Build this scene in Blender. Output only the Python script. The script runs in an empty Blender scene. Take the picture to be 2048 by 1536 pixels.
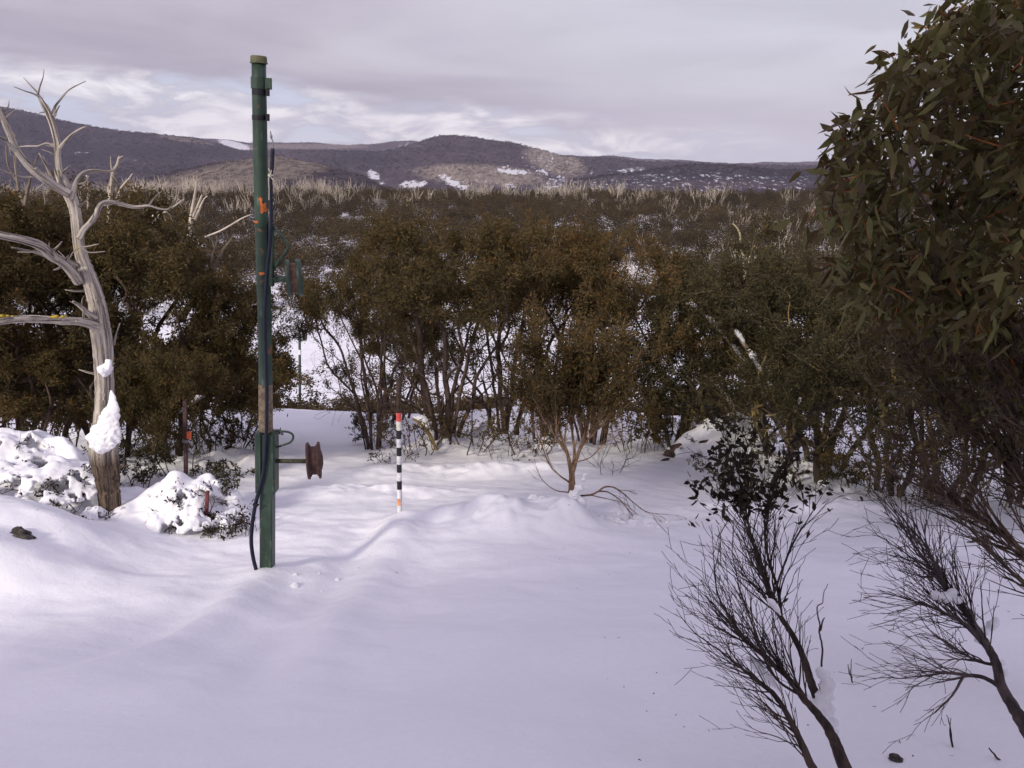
import bpy, math, random
import numpy as np
from mathutils import Vector

# ------------------------------------------------------------------ camera, sky, sun, exposure
SC = bpy.context.scene
COL = SC.collection
F = 1607.0                      # focal length in photo pixels (2048 wide)
PITCH = math.atan((768 - 318) / F)
CP, SP = math.cos(PITCH), math.sin(PITCH)
CAMZ = 1.6
cam_d = bpy.data.cameras.new('camera')
cam_d.sensor_width = 36.0
cam_d.lens = 36.0 * F / 2048
cam_d.clip_start = 0.05
cam_d.clip_end = 40000
cam = bpy.data.objects.new('camera', cam_d)
COL.objects.link(cam)
cam.location = (0, 0, CAMZ)
cam.rotation_euler = (math.pi / 2 - PITCH, 0, 0)
SC.camera = cam
SC.view_settings.view_transform = 'Standard'
SC.view_settings.look = 'None'
SC.view_settings.exposure = 0.57
SC.view_settings.gamma = 1.0
SC.render.engine = 'CYCLES'
SC.cycles.max_bounces = 6
SC.cycles.diffuse_bounces = 3
SC.cycles.transparent_max_bounces = 4
SC.cycles.volume_bounces = 0

SUN_EL = math.radians(30)
SUN_AZ = math.radians(215)      # compass-like, clockwise from +Y: behind the camera, to the left
sun_vec = Vector((math.sin(SUN_AZ) * math.cos(SUN_EL), math.cos(SUN_AZ) * math.cos(SUN_EL), math.sin(SUN_EL)))
sd = bpy.data.lights.new('sun', 'SUN')
sd.energy = 2.0
sd.angle = math.radians(7.0)
sd.color = (1.0, 0.92, 0.80)
sun = bpy.data.objects.new('sun', sd)
COL.objects.link(sun)
sun.rotation_euler = sun_vec.to_track_quat('Z', 'Y').to_euler()


class NT:
    """small node-tree helper"""
    def __init__(self, tree):
        self.t = tree
        self.n = tree.nodes
        self.n.clear()

    def node(self, typ, **kw):
        nd = self.n.new(typ)
        for k, v in kw.items():
            if k.startswith('i_'):
                key = k[2:]
                key = int(key) if key.isdigit() else key.replace('_', ' ')
                self.put(nd.inputs[key], v)
            else:
                setattr(nd, k, v)
        return nd

    def put(self, sock, v):
        if isinstance(v, bpy.types.NodeSocket):
            self.t.links.new(v, sock)
        elif isinstance(v, (tuple, list)) and len(v) == 3 and sock.type == 'RGBA':
            sock.default_value = (*v, 1)
        else:
            sock.default_value = v

    def math(self, op, a, b=0.0, c=None, clamp=False):
        nd = self.n.new('ShaderNodeMath')
        nd.operation = op
        nd.use_clamp = clamp
        self.put(nd.inputs[0], a)
        self.put(nd.inputs[1], b)
        if c is not None:
            self.put(nd.inputs[2], c)
        return nd.outputs[0]

    def mix(self, fac, a, b, blend='MIX'):
        nd = self.n.new('ShaderNodeMix')
        nd.data_type = 'RGBA'
        nd.blend_type = blend
        nd.clamp_factor = True
        self.put(nd.inputs[0], fac)
        self.put(nd.inputs[6], a)
        self.put(nd.inputs[7], b)
        return nd.outputs[2]

    def smooth(self, x, lo, hi, a=0.0, b=1.0):
        nd = self.n.new('ShaderNodeMapRange')
        nd.interpolation_type = 'SMOOTHSTEP'
        nd.clamp = True
        self.put(nd.inputs[0], x)
        nd.inputs[1].default_value = lo
        nd.inputs[2].default_value = hi
        nd.inputs[3].default_value = a
        nd.inputs[4].default_value = b
        return nd.outputs[0]

    def noise(self, vec, scale, detail=4, rough=0.55, dist=0.0):
        nd = self.n.new('ShaderNodeTexNoise')
        if vec is not None:
            self.put(nd.inputs['Vector'], vec)
        nd.inputs['Scale'].default_value = scale
        nd.inputs['Detail'].default_value = detail
        nd.inputs['Roughness'].default_value = rough
        nd.inputs['Distortion'].default_value = dist
        return nd.outputs[0]

    def ramp(self, fac, stops, interp='LINEAR'):
        nd = self.n.new('ShaderNodeValToRGB')
        self.put(nd.inputs[0], fac)
        cr = nd.color_ramp
        cr.interpolation = interp
        while len(cr.elements) < len(stops):
            cr.elements.new(0.5)
        for e, (p, c) in zip(cr.elements, stops):
            e.position = p
            e.color = (*c, 1) if len(c) == 3 else c
        return nd.outputs[0]

    def scaled(self, vec, s):
        nd = self.n.new('ShaderNodeMapping')
        self.put(nd.inputs[0], vec)
        nd.inputs['Scale'].default_value = s
        return nd.outputs[0]


world = bpy.data.worlds.new('World')
SC.world = world
world.use_nodes = True
w = NT(world.node_tree)
tc = w.node('ShaderNodeTexCoord')
D = tc.outputs['Generated']
sep = w.node('ShaderNodeSeparateXYZ', i_0=D)
X, Y, Z = sep.outputs
sky = w.node('ShaderNodeTexSky')
sky.sky_type = 'NISHITA'
sky.sun_disc = False
sky.sun_elevation = SUN_EL
sky.sun_rotation = SUN_AZ
sky.air_density = 1.0
sky.dust_density = 1.5
# direction projected on a cloud deck, so that clouds flatten towards the horizon
zz = w.math('ADD', w.math('MAXIMUM', Z, 0.0), 0.045)
comb = w.node('ShaderNodeCombineXYZ', i_0=w.math('DIVIDE', X, zz), i_1=w.math('DIVIDE', Y, zz), i_2=0.0)
deck = comb.outputs[0]
n_big = w.noise(deck, 0.30, 6, 0.55, 0.4)
n_med = w.noise(w.scaled(D, (5, 5, 26)), 1.0, 7, 0.55, 0.3)
n_cum = w.noise(w.scaled(D, (10, 10, 38)), 1.0, 8, 0.60, 0.5)
# upper layer of stratus
up_l = w.mix(w.smooth(n_big, 0.36, 0.66), (0.315, 0.275, 0.335), (0.475, 0.44, 0.485))
up_l = w.mix(w.smooth(X, -0.25, 0.28), up_l, w.mix(w.smooth(n_med, 0.3, 0.7), (0.415, 0.395, 0.445), (0.485, 0.465, 0.52)))
edge_dark = w.smooth(w.math('SUBTRACT', Z, w.math('ADD', w.math('MULTIPLY', X, -0.10), 0.055)), 0.0, 0.045, 1.0, 0.0)
left_only = w.smooth(X, -0.02, 0.25, 1.0, 0.0)
up_l = w.mix(w.math('MULTIPLY', w.math('MULTIPLY', edge_dark, left_only), 0.55), up_l, (0.27, 0.245, 0.31))
# overhead: slightly cooler and brighter
up_l = w.mix(w.smooth(Z, 0.2, 0.6), up_l, (0.495, 0.46, 0.61))
# lower layer: broken bright cloud with pale blue gaps
low_cloud = w.mix(w.smooth(n_cum, 0.40, 0.62), (0.40, 0.395, 0.47), (0.78, 0.75, 0.77))
hz = w.mix(w.smooth(Z, 0.0, 0.05), (0.58, 0.60, 0.66), (0.47, 0.51, 0.62))
low_l = w.mix(w.smooth(n_cum, 0.36, 0.48), hz, low_cloud)
low_l = w.mix(w.smooth(X, 0.12, 0.36), low_l, (0.49, 0.485, 0.555))
ed = w.math('SUBTRACT', Z, w.math('ADD', w.math('MULTIPLY', X, -0.085), 0.050))
ed = w.math('ADD', ed, w.math('MULTIPLY', w.math('SUBTRACT', n_med, 0.5), 0.075))
up_mask = w.smooth(ed, -0.012, 0.014)
cloud = w.mix(up_mask, low_l, up_l)
bg_sky = w.node('ShaderNodeBackground', i_Color=sky.outputs[0], i_Strength=0.10)
bg_cloud = w.node('ShaderNodeBackground', i_Color=cloud, i_Strength=1.0)
mx = w.node('ShaderNodeMixShader')
mx.inputs[0].default_value = 0.90
w.t.links.new(bg_sky.outputs[0], mx.inputs[1])
w.t.links.new(bg_cloud.outputs[0], mx.inputs[2])
wo = w.node('ShaderNodeOutputWorld')
w.t.links.new(mx.outputs[0], wo.inputs[0])


# ------------------------------------------------------------------ photo geometry helpers
def st(px, py):
    """slopes (x/y, z/y) of the ray through a photo pixel"""
    u = (px - 1024) / F
    v = (768 - py) / F
    den = CP + v * SP
    return u / den, (-SP + v * CP) / den


def P(px, py, yy):
    s, t = st(px, py)
    return np.array([s * yy, yy, CAMZ + t * yy])


def depth_of(yy, py=700):
    return yy * CP + 0


def mpp(yy, py=800):
    """metres per photo pixel for a thing at forward distance yy seen at row py"""
    v = (768 - py) / F
    return yy / (CP + v * SP) / F


# ------------------------------------------------------------------ noise
def _hash(ix, iy, seed):
    h = (ix.astype(np.int64) * 374761393 + iy.astype(np.int64) * 668265263 + seed * 1274126177) & 0xFFFFFFFF
    h = ((h ^ (h >> 13)) * 1274126177) & 0xFFFFFFFF
    return ((h ^ (h >> 16)) & 0xFFFF) / 65535.0


def vnoise(x, y, seed=0):
    ix, iy = np.floor(x), np.floor(y)
    fx, fy = x - ix, y - iy
    fx = fx * fx * fx * (fx * (fx * 6 - 15) + 10)
    fy = fy * fy * fy * (fy * (fy * 6 - 15) + 10)
    a = _hash(ix, iy, seed); b = _hash(ix + 1, iy, seed)
    c = _hash(ix, iy + 1, seed); d = _hash(ix + 1, iy + 1, seed)
    return (a + (b - a) * fx) * (1 - fy) + (c + (d - c) * fx) * fy - 0.5


def fbm(x, y, octv=4, seed=0, gain=0.5):
    s = 0.0; a = 1.0
    for o in range(octv):
        s = s + a * vnoise(x * 2 ** o + 17.3 * o, y * 2 ** o - 9.1 * o, seed + o)
        a *= gain
    return s


# ------------------------------------------------------------------ ground height
_GY = np.array([-40, -12, 0, 2.5, 5.6, 7.2, 9, 11, 13, 15, 16.5, 18, 20, 25, 30, 45, 60, 80, 120, 170, 230, 300, 380, 420, 470, 560])
_GZ = np.array([9, 2.6, 0, -0.62, -1.50, -1.82, -2.20, -2.56, -2.90, -3.22, -3.62, -4.3, -5.3, -8, -10.3, -14.7, -17.4, -19.5, -21.6, -23.2, -23.6, -21.5, -19.0, -18.3, -22, -45])

BUMPS = []    # (x, y, h, rx, ry, power)


def bump(px, py, yy, h, rx, ry, pw=1.0):
    p = P(px, py, yy)
    BUMPS.append((p[0], p[1], h, rx, ry, pw))


bump(20, 1000, 7.7, 0.30, 0.75, 0.7, 1.3)
bump(130, 1010, 7.7, 0.22, 0.5, 0.55, 1.3)
bump(215, 1030, 7.9, 0.20, 0.5, 0.5)
bump(60, 900, 9.4, 0.30, 1.3, 0.8)
bump(375, 1000, 7.5, 0.34, 0.42, 0.42, 1.4)
bump(455, 1040, 7.3, 0.20, 0.25, 0.33, 1.5)
bump(300, 1050, 7.2, 0.16, 0.35, 0.3)
bump(430, 880, 10.2, 0.22, 0.9, 0.5)
bump(-30, 1130, 6.0, 0.40, 0.95, 0.75)
bump(60, 1060, 6.6, 0.14, 0.55, 0.4)
bump(-80, 1000, 7.2, 0.35, 1.0, 0.8)
bump(120, 1120, 6.2, 0.10, 0.9, 0.4)
bump(-60, 1190, 5.3, 0.26, 0.85, 0.36)
bump(130, 1130, 6.0, 0.08, 0.4, 0.25)
bump(545, 1160, 5.6, 0.05, 0.22, 0.16)
bump(1060, 1075, 6.95, 0.17, 0.60, 0.40, 1.4)
bump(1130, 1062, 7.0, 0.045, 0.25, 0.24, 1.5)
bump(960, 1060, 7.2, 0.10, 0.5, 0.5)
bump(830, 1060, 6.9, 0.07, 0.45, 0.45)
bump(1240, 1050, 7.3, -0.05, 0.45, 0.25)
bump(730, 980, 8.6, 0.09, 1.1, 0.35)
bump(950, 940, 9.8, 0.10, 1.5, 0.35)
bump(1600, 1050, 7.8, 0.12, 1.2, 0.35)
bump(1700, 1000, 8.6, 0.10, 0.9, 0.4)
bump(1420, 880, 10.6, 0.09, 0.8, 0.4)
bump(880, 870, 11.4, 0.16, 0.5, 0.4)
bump(960, 850, 12.0, 0.15, 0.5, 0.4)
bump(1110, 880, 11.2, 0.13, 0.45, 0.4, 1.2)
bump(1600, 900, 10.5, 0.12, 1.2, 0.6)
bump(1950, 1080, 6.6, 0.12, 0.7, 0.35)
bump(1800, 1400, 3.4, 0.10, 0.7, 0.5)


_a, _b, _c, _d = P(800, 1050, 7.15), P(560, 1530, 3.0), P(525, 1180, 5.3), P(60, 1500, 3.1)
TRACKS = [(_a[0], _a[1], _b[0], _b[1], .075, .20), (_c[0], _c[1], _d[0], _d[1], .065, .18), (P(660, 1150, 5.9)[0], 5.9, P(330, 1530, 3.0)[0], 3.0, .03, .14)]


def hz_fn(x, y):
    x = np.asarray(x, float); y = np.asarray(y, float)
    z = np.interp(y, _GY, _GZ)
    # soften the kinks of the table
    z = 0.5 * z + 0.25 * (np.interp(y - 0.7, _GY, _GZ) + np.interp(y + 0.7, _GY, _GZ))
    near = np.clip((40 - y) / 20, 0, 1)
    far = 1 - near
    z = z + near * (0.16 * fbm(x * 0.28 + 5, y * 0.45 + 3, 3, 7) + 0.045 * fbm(x * 1.1, y * 1.7, 3, 21)
                    + 0.012 * fbm(x * 5, y * 7, 2, 5) * np.clip(y / 6, 0, 1))
    z = z - np.clip((-x - 3.5), 0, 30) * 0.02 * near
    # tow track running down past the marker
    d = (x + 0.95 + (y - 5) * -0.02)
    z = z - near * 0.05 * np.exp(-(d / 0.55) ** 2) * np.clip((12 - y) / 6, 0, 1)
    for bx, by, h, rx, ry, pw in BUMPS:
        q = ((x - bx) / rx) ** 2 + ((y - by) / ry) ** 2
        if q.min() > 9: continue
        z = z + h * np.exp(-(q ** pw)) * (1 + (.9 * fbm(x * 3.2 + bx, y * 3.2, 3, 13) if by > 6.5 else 0))
    for (ax, ay, bx_, by_, hh, ww) in TRACKS:
        dx, dy = bx_ - ax, by_ - ay; ll = math.hypot(dx, dy)
        tq = ((x - ax) * dx + (y - ay) * dy) / ll
        pq = ((x - ax) * dy - (y - ay) * dx) / ll + 0.05 * np.sin(tq * 1.7)
        m_ = np.clip((tq + .4) / .8, 0, 1) * np.clip((ll - tq) / 1.0, 0, 1)
        z = z + hh * m_ * (np.exp(-(pq / ww) ** 2) - .8 * np.exp(-((pq - 1.7 * ww) / ww) ** 2))
    # crest profile
    z = z + 0.14 * np.sin(x * 0.9 + 0.6) * np.exp(-((y - 15) / 3.0) ** 2)
    z = z + far * (2.2 * fbm(x * 0.02, y * 0.02, 4, 31) * np.clip((y - 30) / 60, 0, 1))
    return z


def hz1(x, y):
    return float(hz_fn(np.array([x]), np.array([y]))[0])


def G(px, py, ymin=1.0, ymax=60.0):
    """where the ray through a photo pixel meets the ground"""
    s, t = st(px, py)
    ys = np.linspace(ymin, ymax, 2400)
    d = hz_fn(s * ys, ys) - (CAMZ + t * ys)
    i = int(np.argmax(d > 0)) if (d > 0).any() else len(ys) - 1
    yy = ys[i]
    return np.array([s * yy, yy, hz1(s * yy, yy)])


# ------------------------------------------------------------------ mesh helpers
class Acc:
    def __init__(self):
        self.v = []; self.f = {}; self.n = 0; self.grain = []; self.tint = {}; self.fm = {}

    def add(self, v, faces, grain=None, tint=None, mi=0):
        v = np.asarray(v, float)
        self.v.append(v)
        self.grain.append(grain if grain is not None else np.zeros((len(v), 3)))
        if not isinstance(faces, list):
            faces = [faces]
        for fa in faces:
            fa = np.asarray(fa, int)
            if fa.size == 0:
                continue
            k = fa.shape[1]
            self.f.setdefault(k, []).append(fa + self.n)
            tt = np.full(len(fa), 0.5) if tint is None else (np.full(len(fa), tint) if np.isscalar(tint) else np.asarray(tint))
            self.tint.setdefault(k, []).append(tt)
            self.fm.setdefault(k, []).append(np.full(len(fa), mi, dtype=np.int32))
        self.n += len(v)

    def mesh(self, name, mats, smooth=True, grain=False, tint=False):
        me = bpy.data.meshes.new(name)
        if not self.v:
            return me
        V = np.concatenate(self.v)
        me.vertices.add(len(V))
        me.vertices.foreach_set('co', V.ravel().astype(np.float32))
        ks = sorted(self.f)
        loops = []; starts = []; tots = []; off = 0; tints = []; fms = []
        for k in ks:
            fa = np.concatenate(self.f[k])
            loops.append(fa.ravel())
            starts.append(off + np.arange(len(fa)) * k)
            tots.append(np.full(len(fa), k))
            off += fa.size
            tints.append(np.concatenate(self.tint[k])); fms.append(np.concatenate(self.fm[k]))
        loops = np.concatenate(loops)
        me.loops.add(len(loops))
        me.loops.foreach_set('vertex_index', loops.astype(np.int32))
        nf = sum(len(s) for s in starts)
        me.polygons.add(nf)
        me.polygons.foreach_set('loop_start', np.concatenate(starts).astype(np.int32))
        me.polygons.foreach_set('material_index', np.concatenate(fms))
        me.polygons.foreach_set('use_smooth', np.full(nf, smooth, dtype=bool))
        me.update(calc_edges=True)
        if grain:
            a = me.attributes.new('grain', 'FLOAT_VECTOR', 'POINT')
            a.data.foreach_set('vector', np.concatenate(self.grain).ravel().astype(np.float32))
        if tint:
            a = me.attributes.new('tint', 'FLOAT', 'FACE')
            a.data.foreach_set('value', np.concatenate(tints).astype(np.float32))
        for m in (mats if isinstance(mats, (list, tuple)) else [mats]):
            me.materials.append(m)
        return me


def norm(a):
    return a / (np.linalg.norm(a, axis=-1, keepdims=True) + 1e-9)


def sweep(pts, rad, sides=6, cap=True, ridge=0.0, rng=None):
    """tube along pts; returns verts, [quads, caps], grain coordinates"""
    pts = np.asarray(pts, float); rad = np.asarray(rad, float)
    n = len(pts)
    T = np.zeros_like(pts)
    T[1:-1] = pts[2:] - pts[:-2]; T[0] = pts[1] - pts[0]; T[-1] = pts[-1] - pts[-2]
    T = norm(T)
    ref = np.array([0.31, 0.95, 0.05]) if abs(T[0] @ np.array([0.31, 0.95, 0.05])) < 0.9 else np.array([1.0, 0, 0])
    A = np.zeros_like(pts)
    a = norm(np.cross(T[0], ref))
    for i in range(n):
        a = a - T[i] * (a @ T[i])
        a = a / (np.linalg.norm(a) + 1e-9)
        A[i] = a
    B = np.cross(T, A)
    th = np.arange(sides) / sides * 2 * math.pi
    L = np.concatenate([[0], np.cumsum(np.linalg.norm(pts[1:] - pts[:-1], axis=1))])
    rr = np.repeat(rad[:, None], sides, 1)
    if ridge > 0:
        r0 = rad.max()
        ca, sa = np.cos(th)[None, :] * 1.5 + np.zeros((n, 1)), np.sin(th)[None, :] * 1.5 + np.zeros((n, 1))
        nn = vnoise(ca * 1.6 + 40 + L[:, None] / (r0 * 14), sa * 1.6 + L[:, None] / (r0 * 22), 3) + 0.7 * vnoise(ca * 4 + 9 + L[:, None] / (r0 * 18), sa * 4 + L[:, None] / (r0 * 30), 8)
        rr = rr * (1 + ridge * nn)
    V = pts[:, None, :] + rr[:, :, None] * (np.cos(th)[None, :, None] * A[:, None, :] + np.sin(th)[None, :, None] * B[:, None, :])
    V = V.reshape(-1, 3)
    i = np.arange(n - 1)[:, None] * sides; j = np.arange(sides)[None, :]; j2 = (j + 1) % sides
    Q = np.stack([i + j, i + j2, i + sides + j2, i + sides + j], -1).reshape(-1, 4)
    g = np.stack([np.cos(th)[None, :] * rad[:, None], np.sin(th)[None, :] * rad[:, None], np.repeat(L[:, None], sides, 1)], -1).reshape(-1, 3)
    faces = [Q]
    if cap:
        faces.append(np.array([[(n - 1) * sides + k for k in range(sides)]]))
        faces.append(np.array([[k for k in range(sides)][::-1]]))
    return V, faces, g


def catmull(pts, per=4, extra=None):
    pts = np.asarray(pts, float)
    if len(pts) < 3:
        t = np.linspace(0, 1, per + 1)[:, None]
        o = pts[0] * (1 - t) + pts[-1] * t
        if extra is None:
            return o
        return o, np.interp(np.linspace(0, 1, per + 1), [0, 1], [extra[0], extra[-1]])
    Pp = np.vstack([2 * pts[0] - pts[1], pts, 2 * pts[-1] - pts[-2]])
    out = []; ex = []
    for i in range(len(pts) - 1):
        p0, p1, p2, p3 = Pp[i:i + 4]
        for k in range(per):
            t = k / per
            out.append(0.5 * ((2 * p1) + (-p0 + p2) * t + (2 * p0 - 5 * p1 + 4 * p2 - p3) * t * t + (-p0 + 3 * p1 - 3 * p2 + p3) * t ** 3))
            if extra is not None:
                ex.append(extra[i] * (1 - t) + extra[i + 1] * t)
    out.append(pts[-1])
    if extra is not None:
        ex.append(extra[-1])
        return np.array(out), np.array(ex)
    return np.array(out)


def tag(o, label=None, cat=None, group=None, kind=None):
    if label: o['label'] = label
    if cat: o['category'] = cat
    if group: o['group'] = group
    if kind: o['kind'] = kind
    return o


def thing(name, loc, label, cat, group=None, rz=0.0):
    o = bpy.data.objects.new(name, None)
    o.empty_display_size = 0.2
    COL.objects.link(o)
    o.location = [float(c) for c in loc]
    o.rotation_euler = (0, 0, rz)
    return tag(o, label, cat, group)


def link(name, me, parent=None, loc=None):
    o = bpy.data.objects.new(name, me)
    COL.objects.link(o)
    if parent is not None:
        o.parent = parent
    if loc is not None:
        o.location = [float(c) for c in loc]
    return o


def local(acc, base):
    for k in range(len(acc.v)):
        acc.v[k] = acc.v[k] - np.asarray(base)
    return acc


def copy_thing(src, loc, rz, scale=1.0, label=None, group=None, cat=None):
    r = src.copy()
    COL.objects.link(r)
    r.location = [float(c) for c in loc]
    r.rotation_euler = (0, 0, rz)
    r.scale = (scale, scale, scale) if np.isscalar(scale) else scale
    if label: r['label'] = label
    if group: r['group'] = group
    if cat: r['category'] = cat
    for ch in src.children:
        c = ch.copy()
        COL.objects.link(c)
        c.parent = r
        for g in ch.children:
            d = g.copy(); COL.objects.link(d); d.parent = c
    return r


# ------------------------------------------------------------------ materials
def mat(name):
    m = bpy.data.materials.new(name)
    m.use_nodes = True
    nt = NT(m.node_tree)
    out = nt.node('ShaderNodeOutputMaterial')
    return m, nt, out


def principled(nt, out, color, rough=0.8, bump=None, bstr=0.3, bdist=0.01, metal=0.0, spec=0.3):
    p = nt.node('ShaderNodeBsdfPrincipled', i_Base_Color=color, i_Roughness=rough, i_Metallic=metal)
    p.inputs['Specular IOR Level'].default_value = spec
    if bump is not None:
        b = nt.node('ShaderNodeBump', i_Height=bump, i_Strength=bstr, i_Distance=bdist)
        nt.t.links.new(b.outputs[0], p.inputs['Normal'])
    if out is not None:
        nt.t.links.new(p.outputs[0], out.inputs[0])
    return p


def m_snow(name='snow', fine=True):
    m, nt, out = mat(name)
    geo = nt.node('ShaderNodeNewGeometry').outputs['Position']
    n1 = nt.noise(geo, 2.2, 5, 0.55)
    n2 = nt.noise(geo, 26, 4, 0.65)
    n3 = nt.noise(geo, 140, 2, 0.6)
    h = nt.math('ADD', nt.math('MULTIPLY', n1, 1.6), nt.math('ADD', nt.math('MULTIPLY', n2, 0.26), nt.math('MULTIPLY', n3, 0.10)))
    col = nt.mix(n2, (0.83, 0.82, 0.85), (0.90, 0.89, 0.90))
    principled(nt, out, col, 0.55, h, 0.7, 0.02, spec=0.25)
    return m


def m_slope_snow():
    """snow on the far side of the valley with scrub litter poking through"""
    m, nt, out = mat('valley snow')
    geo = nt.node('ShaderNodeNewGeometry').outputs['Position']
    n1 = nt.noise(geo, 0.35, 7, 0.7)
    n2 = nt.noise(geo, 2.5, 6, 0.7)
    k = nt.smooth(nt.math('ADD', nt.math('MULTIPLY', n1, 0.6), nt.math('MULTIPLY', n2, 0.4)), 0.47, 0.55)
    yy_ = nt.node('ShaderNodeSeparateXYZ', i_0=geo).outputs[1]
    k = nt.math('MULTIPLY', k, nt.smooth(yy_, 90, 190, 0.12, 1.0))
    col = nt.mix(k, (0.86, 0.85, 0.88), (0.12, 0.10, 0.085))
    principled(nt, out, col, 0.8, n2, 0.6, 0.2)
    return m


def m_hills():
    m, nt, out = mat('forested hills')
    geo = nt.node('ShaderNodeNewGeometry').outputs['Position']
    at = nt.node('ShaderNodeAttribute', attribute_name='clearing').outputs['Fac']
    pale = nt.node('ShaderNodeAttribute', attribute_name='pale').outputs['Fac']
    flat = nt.scaled(geo, (1, 1, 2.2))
    n1 = nt.noise(flat, 0.0042, 8, 0.68)
    n2 = nt.noise(flat, 0.035, 8, 0.78)
    n3 = nt.noise(nt.scaled(geo, (1, 0.35, 1.2)), 0.09, 5, 0.8)
    base = nt.mix(nt.smooth(n1, 0.36, 0.62), (0.024, 0.018, 0.029), (0.066, 0.049, 0.056))
    base = nt.mix(nt.smooth(n2, 0.45, 0.70), base, (0.125, 0.096, 0.096))
    base = nt.mix(nt.math('MULTIPLY', pale, nt.smooth(n3, 0.30, 0.6)), base, (0.34, 0.28, 0.215))  # positive values: tan timber and painted-in sunlit patches
    base = nt.mix(nt.math('MULTIPLY', nt.math('MULTIPLY', pale, -1.0), nt.smooth(n1, 0.75, 0.35)), base, (0.018, 0.014, 0.024))  # negative values: darker slopes, including painted cloud shadow
    sn = nt.smooth(nt.math('ADD', nt.math('MULTIPLY', nt.math('SUBTRACT', n3, 0.5), 2.3), nt.math('ADD', nt.math('MULTIPLY', at, 0.60), nt.math('MULTIPLY', nt.math('SUBTRACT', n2, 0.5), 1.2))), 0.42, 0.52)
    col = nt.mix(sn, base, (0.80, 0.79, 0.82))
    principled(nt, out, col, 0.9, nt.math('ADD', n2, n3), 1.0, 9.0, spec=0.1)
    return m


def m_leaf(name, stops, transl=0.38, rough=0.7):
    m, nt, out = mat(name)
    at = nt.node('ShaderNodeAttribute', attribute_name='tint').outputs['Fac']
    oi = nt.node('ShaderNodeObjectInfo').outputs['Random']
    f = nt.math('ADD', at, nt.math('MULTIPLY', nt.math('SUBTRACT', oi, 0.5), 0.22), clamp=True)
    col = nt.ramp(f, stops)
    p = principled(nt, None, col, rough, spec=0.12 if rough > 0.5 else 0.22)
    t = nt.node('ShaderNodeBsdfTranslucent', i_Color=col)
    mx = nt.node('ShaderNodeMixShader')
    mx.inputs[0].default_value = transl
    nt.t.links.new(p.outputs[0], mx.inputs[1]); nt.t.links.new(t.outputs[0], mx.inputs[2])
    nt.t.links.new(mx.outputs[0], out.inputs[0])
    return m


def m_bark(name, dark, light, scale=9, yellow=None, stretch=(1, 1, 0.25)):
    m, nt, out = mat(name)
    geo = nt.node('ShaderNodeTexCoord').outputs['Object']
    v = nt.scaled(geo, stretch)
    n = nt.noise(v, scale, 6, 0.65, 0.5)
    n2 = nt.noise(geo, 2.3, 4, 0.6)
    col = nt.mix(nt.smooth(n, 0.36, 0.64), dark, light)
    if yellow:
        col = nt.mix(nt.smooth(n2, 0.52, 0.60), col, yellow)
    principled(nt, out, col, 0.85, n, 0.6, 0.01)
    return m


def m_deadwood():
    m, nt, out = mat('weathered grey wood')
    g = nt.node('ShaderNodeAttribute', attribute_name='grain').outputs['Vector']
    a = nt.noise(nt.scaled(g, (60, 60, 2.6)), 1.0, 6, 0.6, 0.4)
    b = nt.noise(nt.scaled(g, (26, 26, 1.3)), 1.0, 4, 0.6, 0.8)
    c = nt.noise(nt.scaled(g, (6, 6, 3)), 1.0, 5, 0.6)
    geo = nt.node('ShaderNodeNewGeometry').outputs['Position']
    zed = nt.node('ShaderNodeSeparateXYZ', i_0=geo).outputs[2]
    col = nt.mix(nt.smooth(a, 0.32, 0.62), (0.15, 0.125, 0.105), (0.52, 0.46, 0.395))
    col = nt.mix(nt.smooth(b, 0.55, 0.70, 0, 0.8), col, (0.62, 0.555, 0.48))
    col = nt.mix(nt.smooth(b, 0.46, 0.37, 0, 0.92), col, (0.07, 0.055, 0.045))
    col = nt.mix(nt.smooth(c, 0.62, 0.68, 0, 0.5), col, (0.36, 0.29, 0.10))
    # damp dark stringy bark towards the foot of the trunk
    col = nt.mix(nt.math('SUBTRACT', 1.0, nt.smooth(zed, -1.22, -1.0)), col, nt.mix(nt.smooth(a, 0.4, 0.6), (0.035, 0.024, 0.018), (0.155, 0.11, 0.08)))
    principled(nt, out, col, 0.85, nt.math('ADD', a, nt.math('MULTIPLY', b, 1.6)), 0.9, 0.012)
    return m


def m_plain(name, col, rough=0.7, metal=0.0, spec=0.3):
    m, nt, out = mat(name)
    geo = nt.node('ShaderNodeTexCoord').outputs['Object']
    n = nt.noise(geo, 18, 5, 0.65)
    c = nt.mix(nt.smooth(n, 0.3, 0.7), tuple(x * 0.75 for x in col), tuple(min(1, x * 1.2) for x in col))
    principled(nt, out, c, rough, n, 0.2, 0.003, metal, spec)
    return m


def m_green_paint(rusty=0.5, name='worn green paint'):
    m, nt, out = mat(name)
    geo = nt.node('ShaderNodeTexCoord').outputs['Object']
    n = nt.noise(nt.scaled(geo, (1, 1, 0.4)), 9, 6, 0.65)
    n2 = nt.noise(geo, 7, 7, 0.72, 0.4)
    n3 = nt.noise(nt.scaled(geo, (1, 1, 0.18)), 28, 4, 0.6)
    col = nt.mix(nt.smooth(n, 0.35, 0.65), (0.017, 0.036, 0.025), (0.038, 0.070, 0.047))
    col = nt.mix(nt.smooth(n3, 0.60, 0.74, 0, 0.55), col, (0.20, 0.27, 0.19))
    col = nt.mix(nt.smooth(n2, 0.66 - 0.07 * rusty, 0.70 - 0.06 * rusty, 0, 0.85), col, (0.22, 0.085, 0.035))
    principled(nt, out, col, 0.5, nt.math('ADD', n2, n3), 0.25, 0.004, 0.0, 0.4)
    return m


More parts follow.
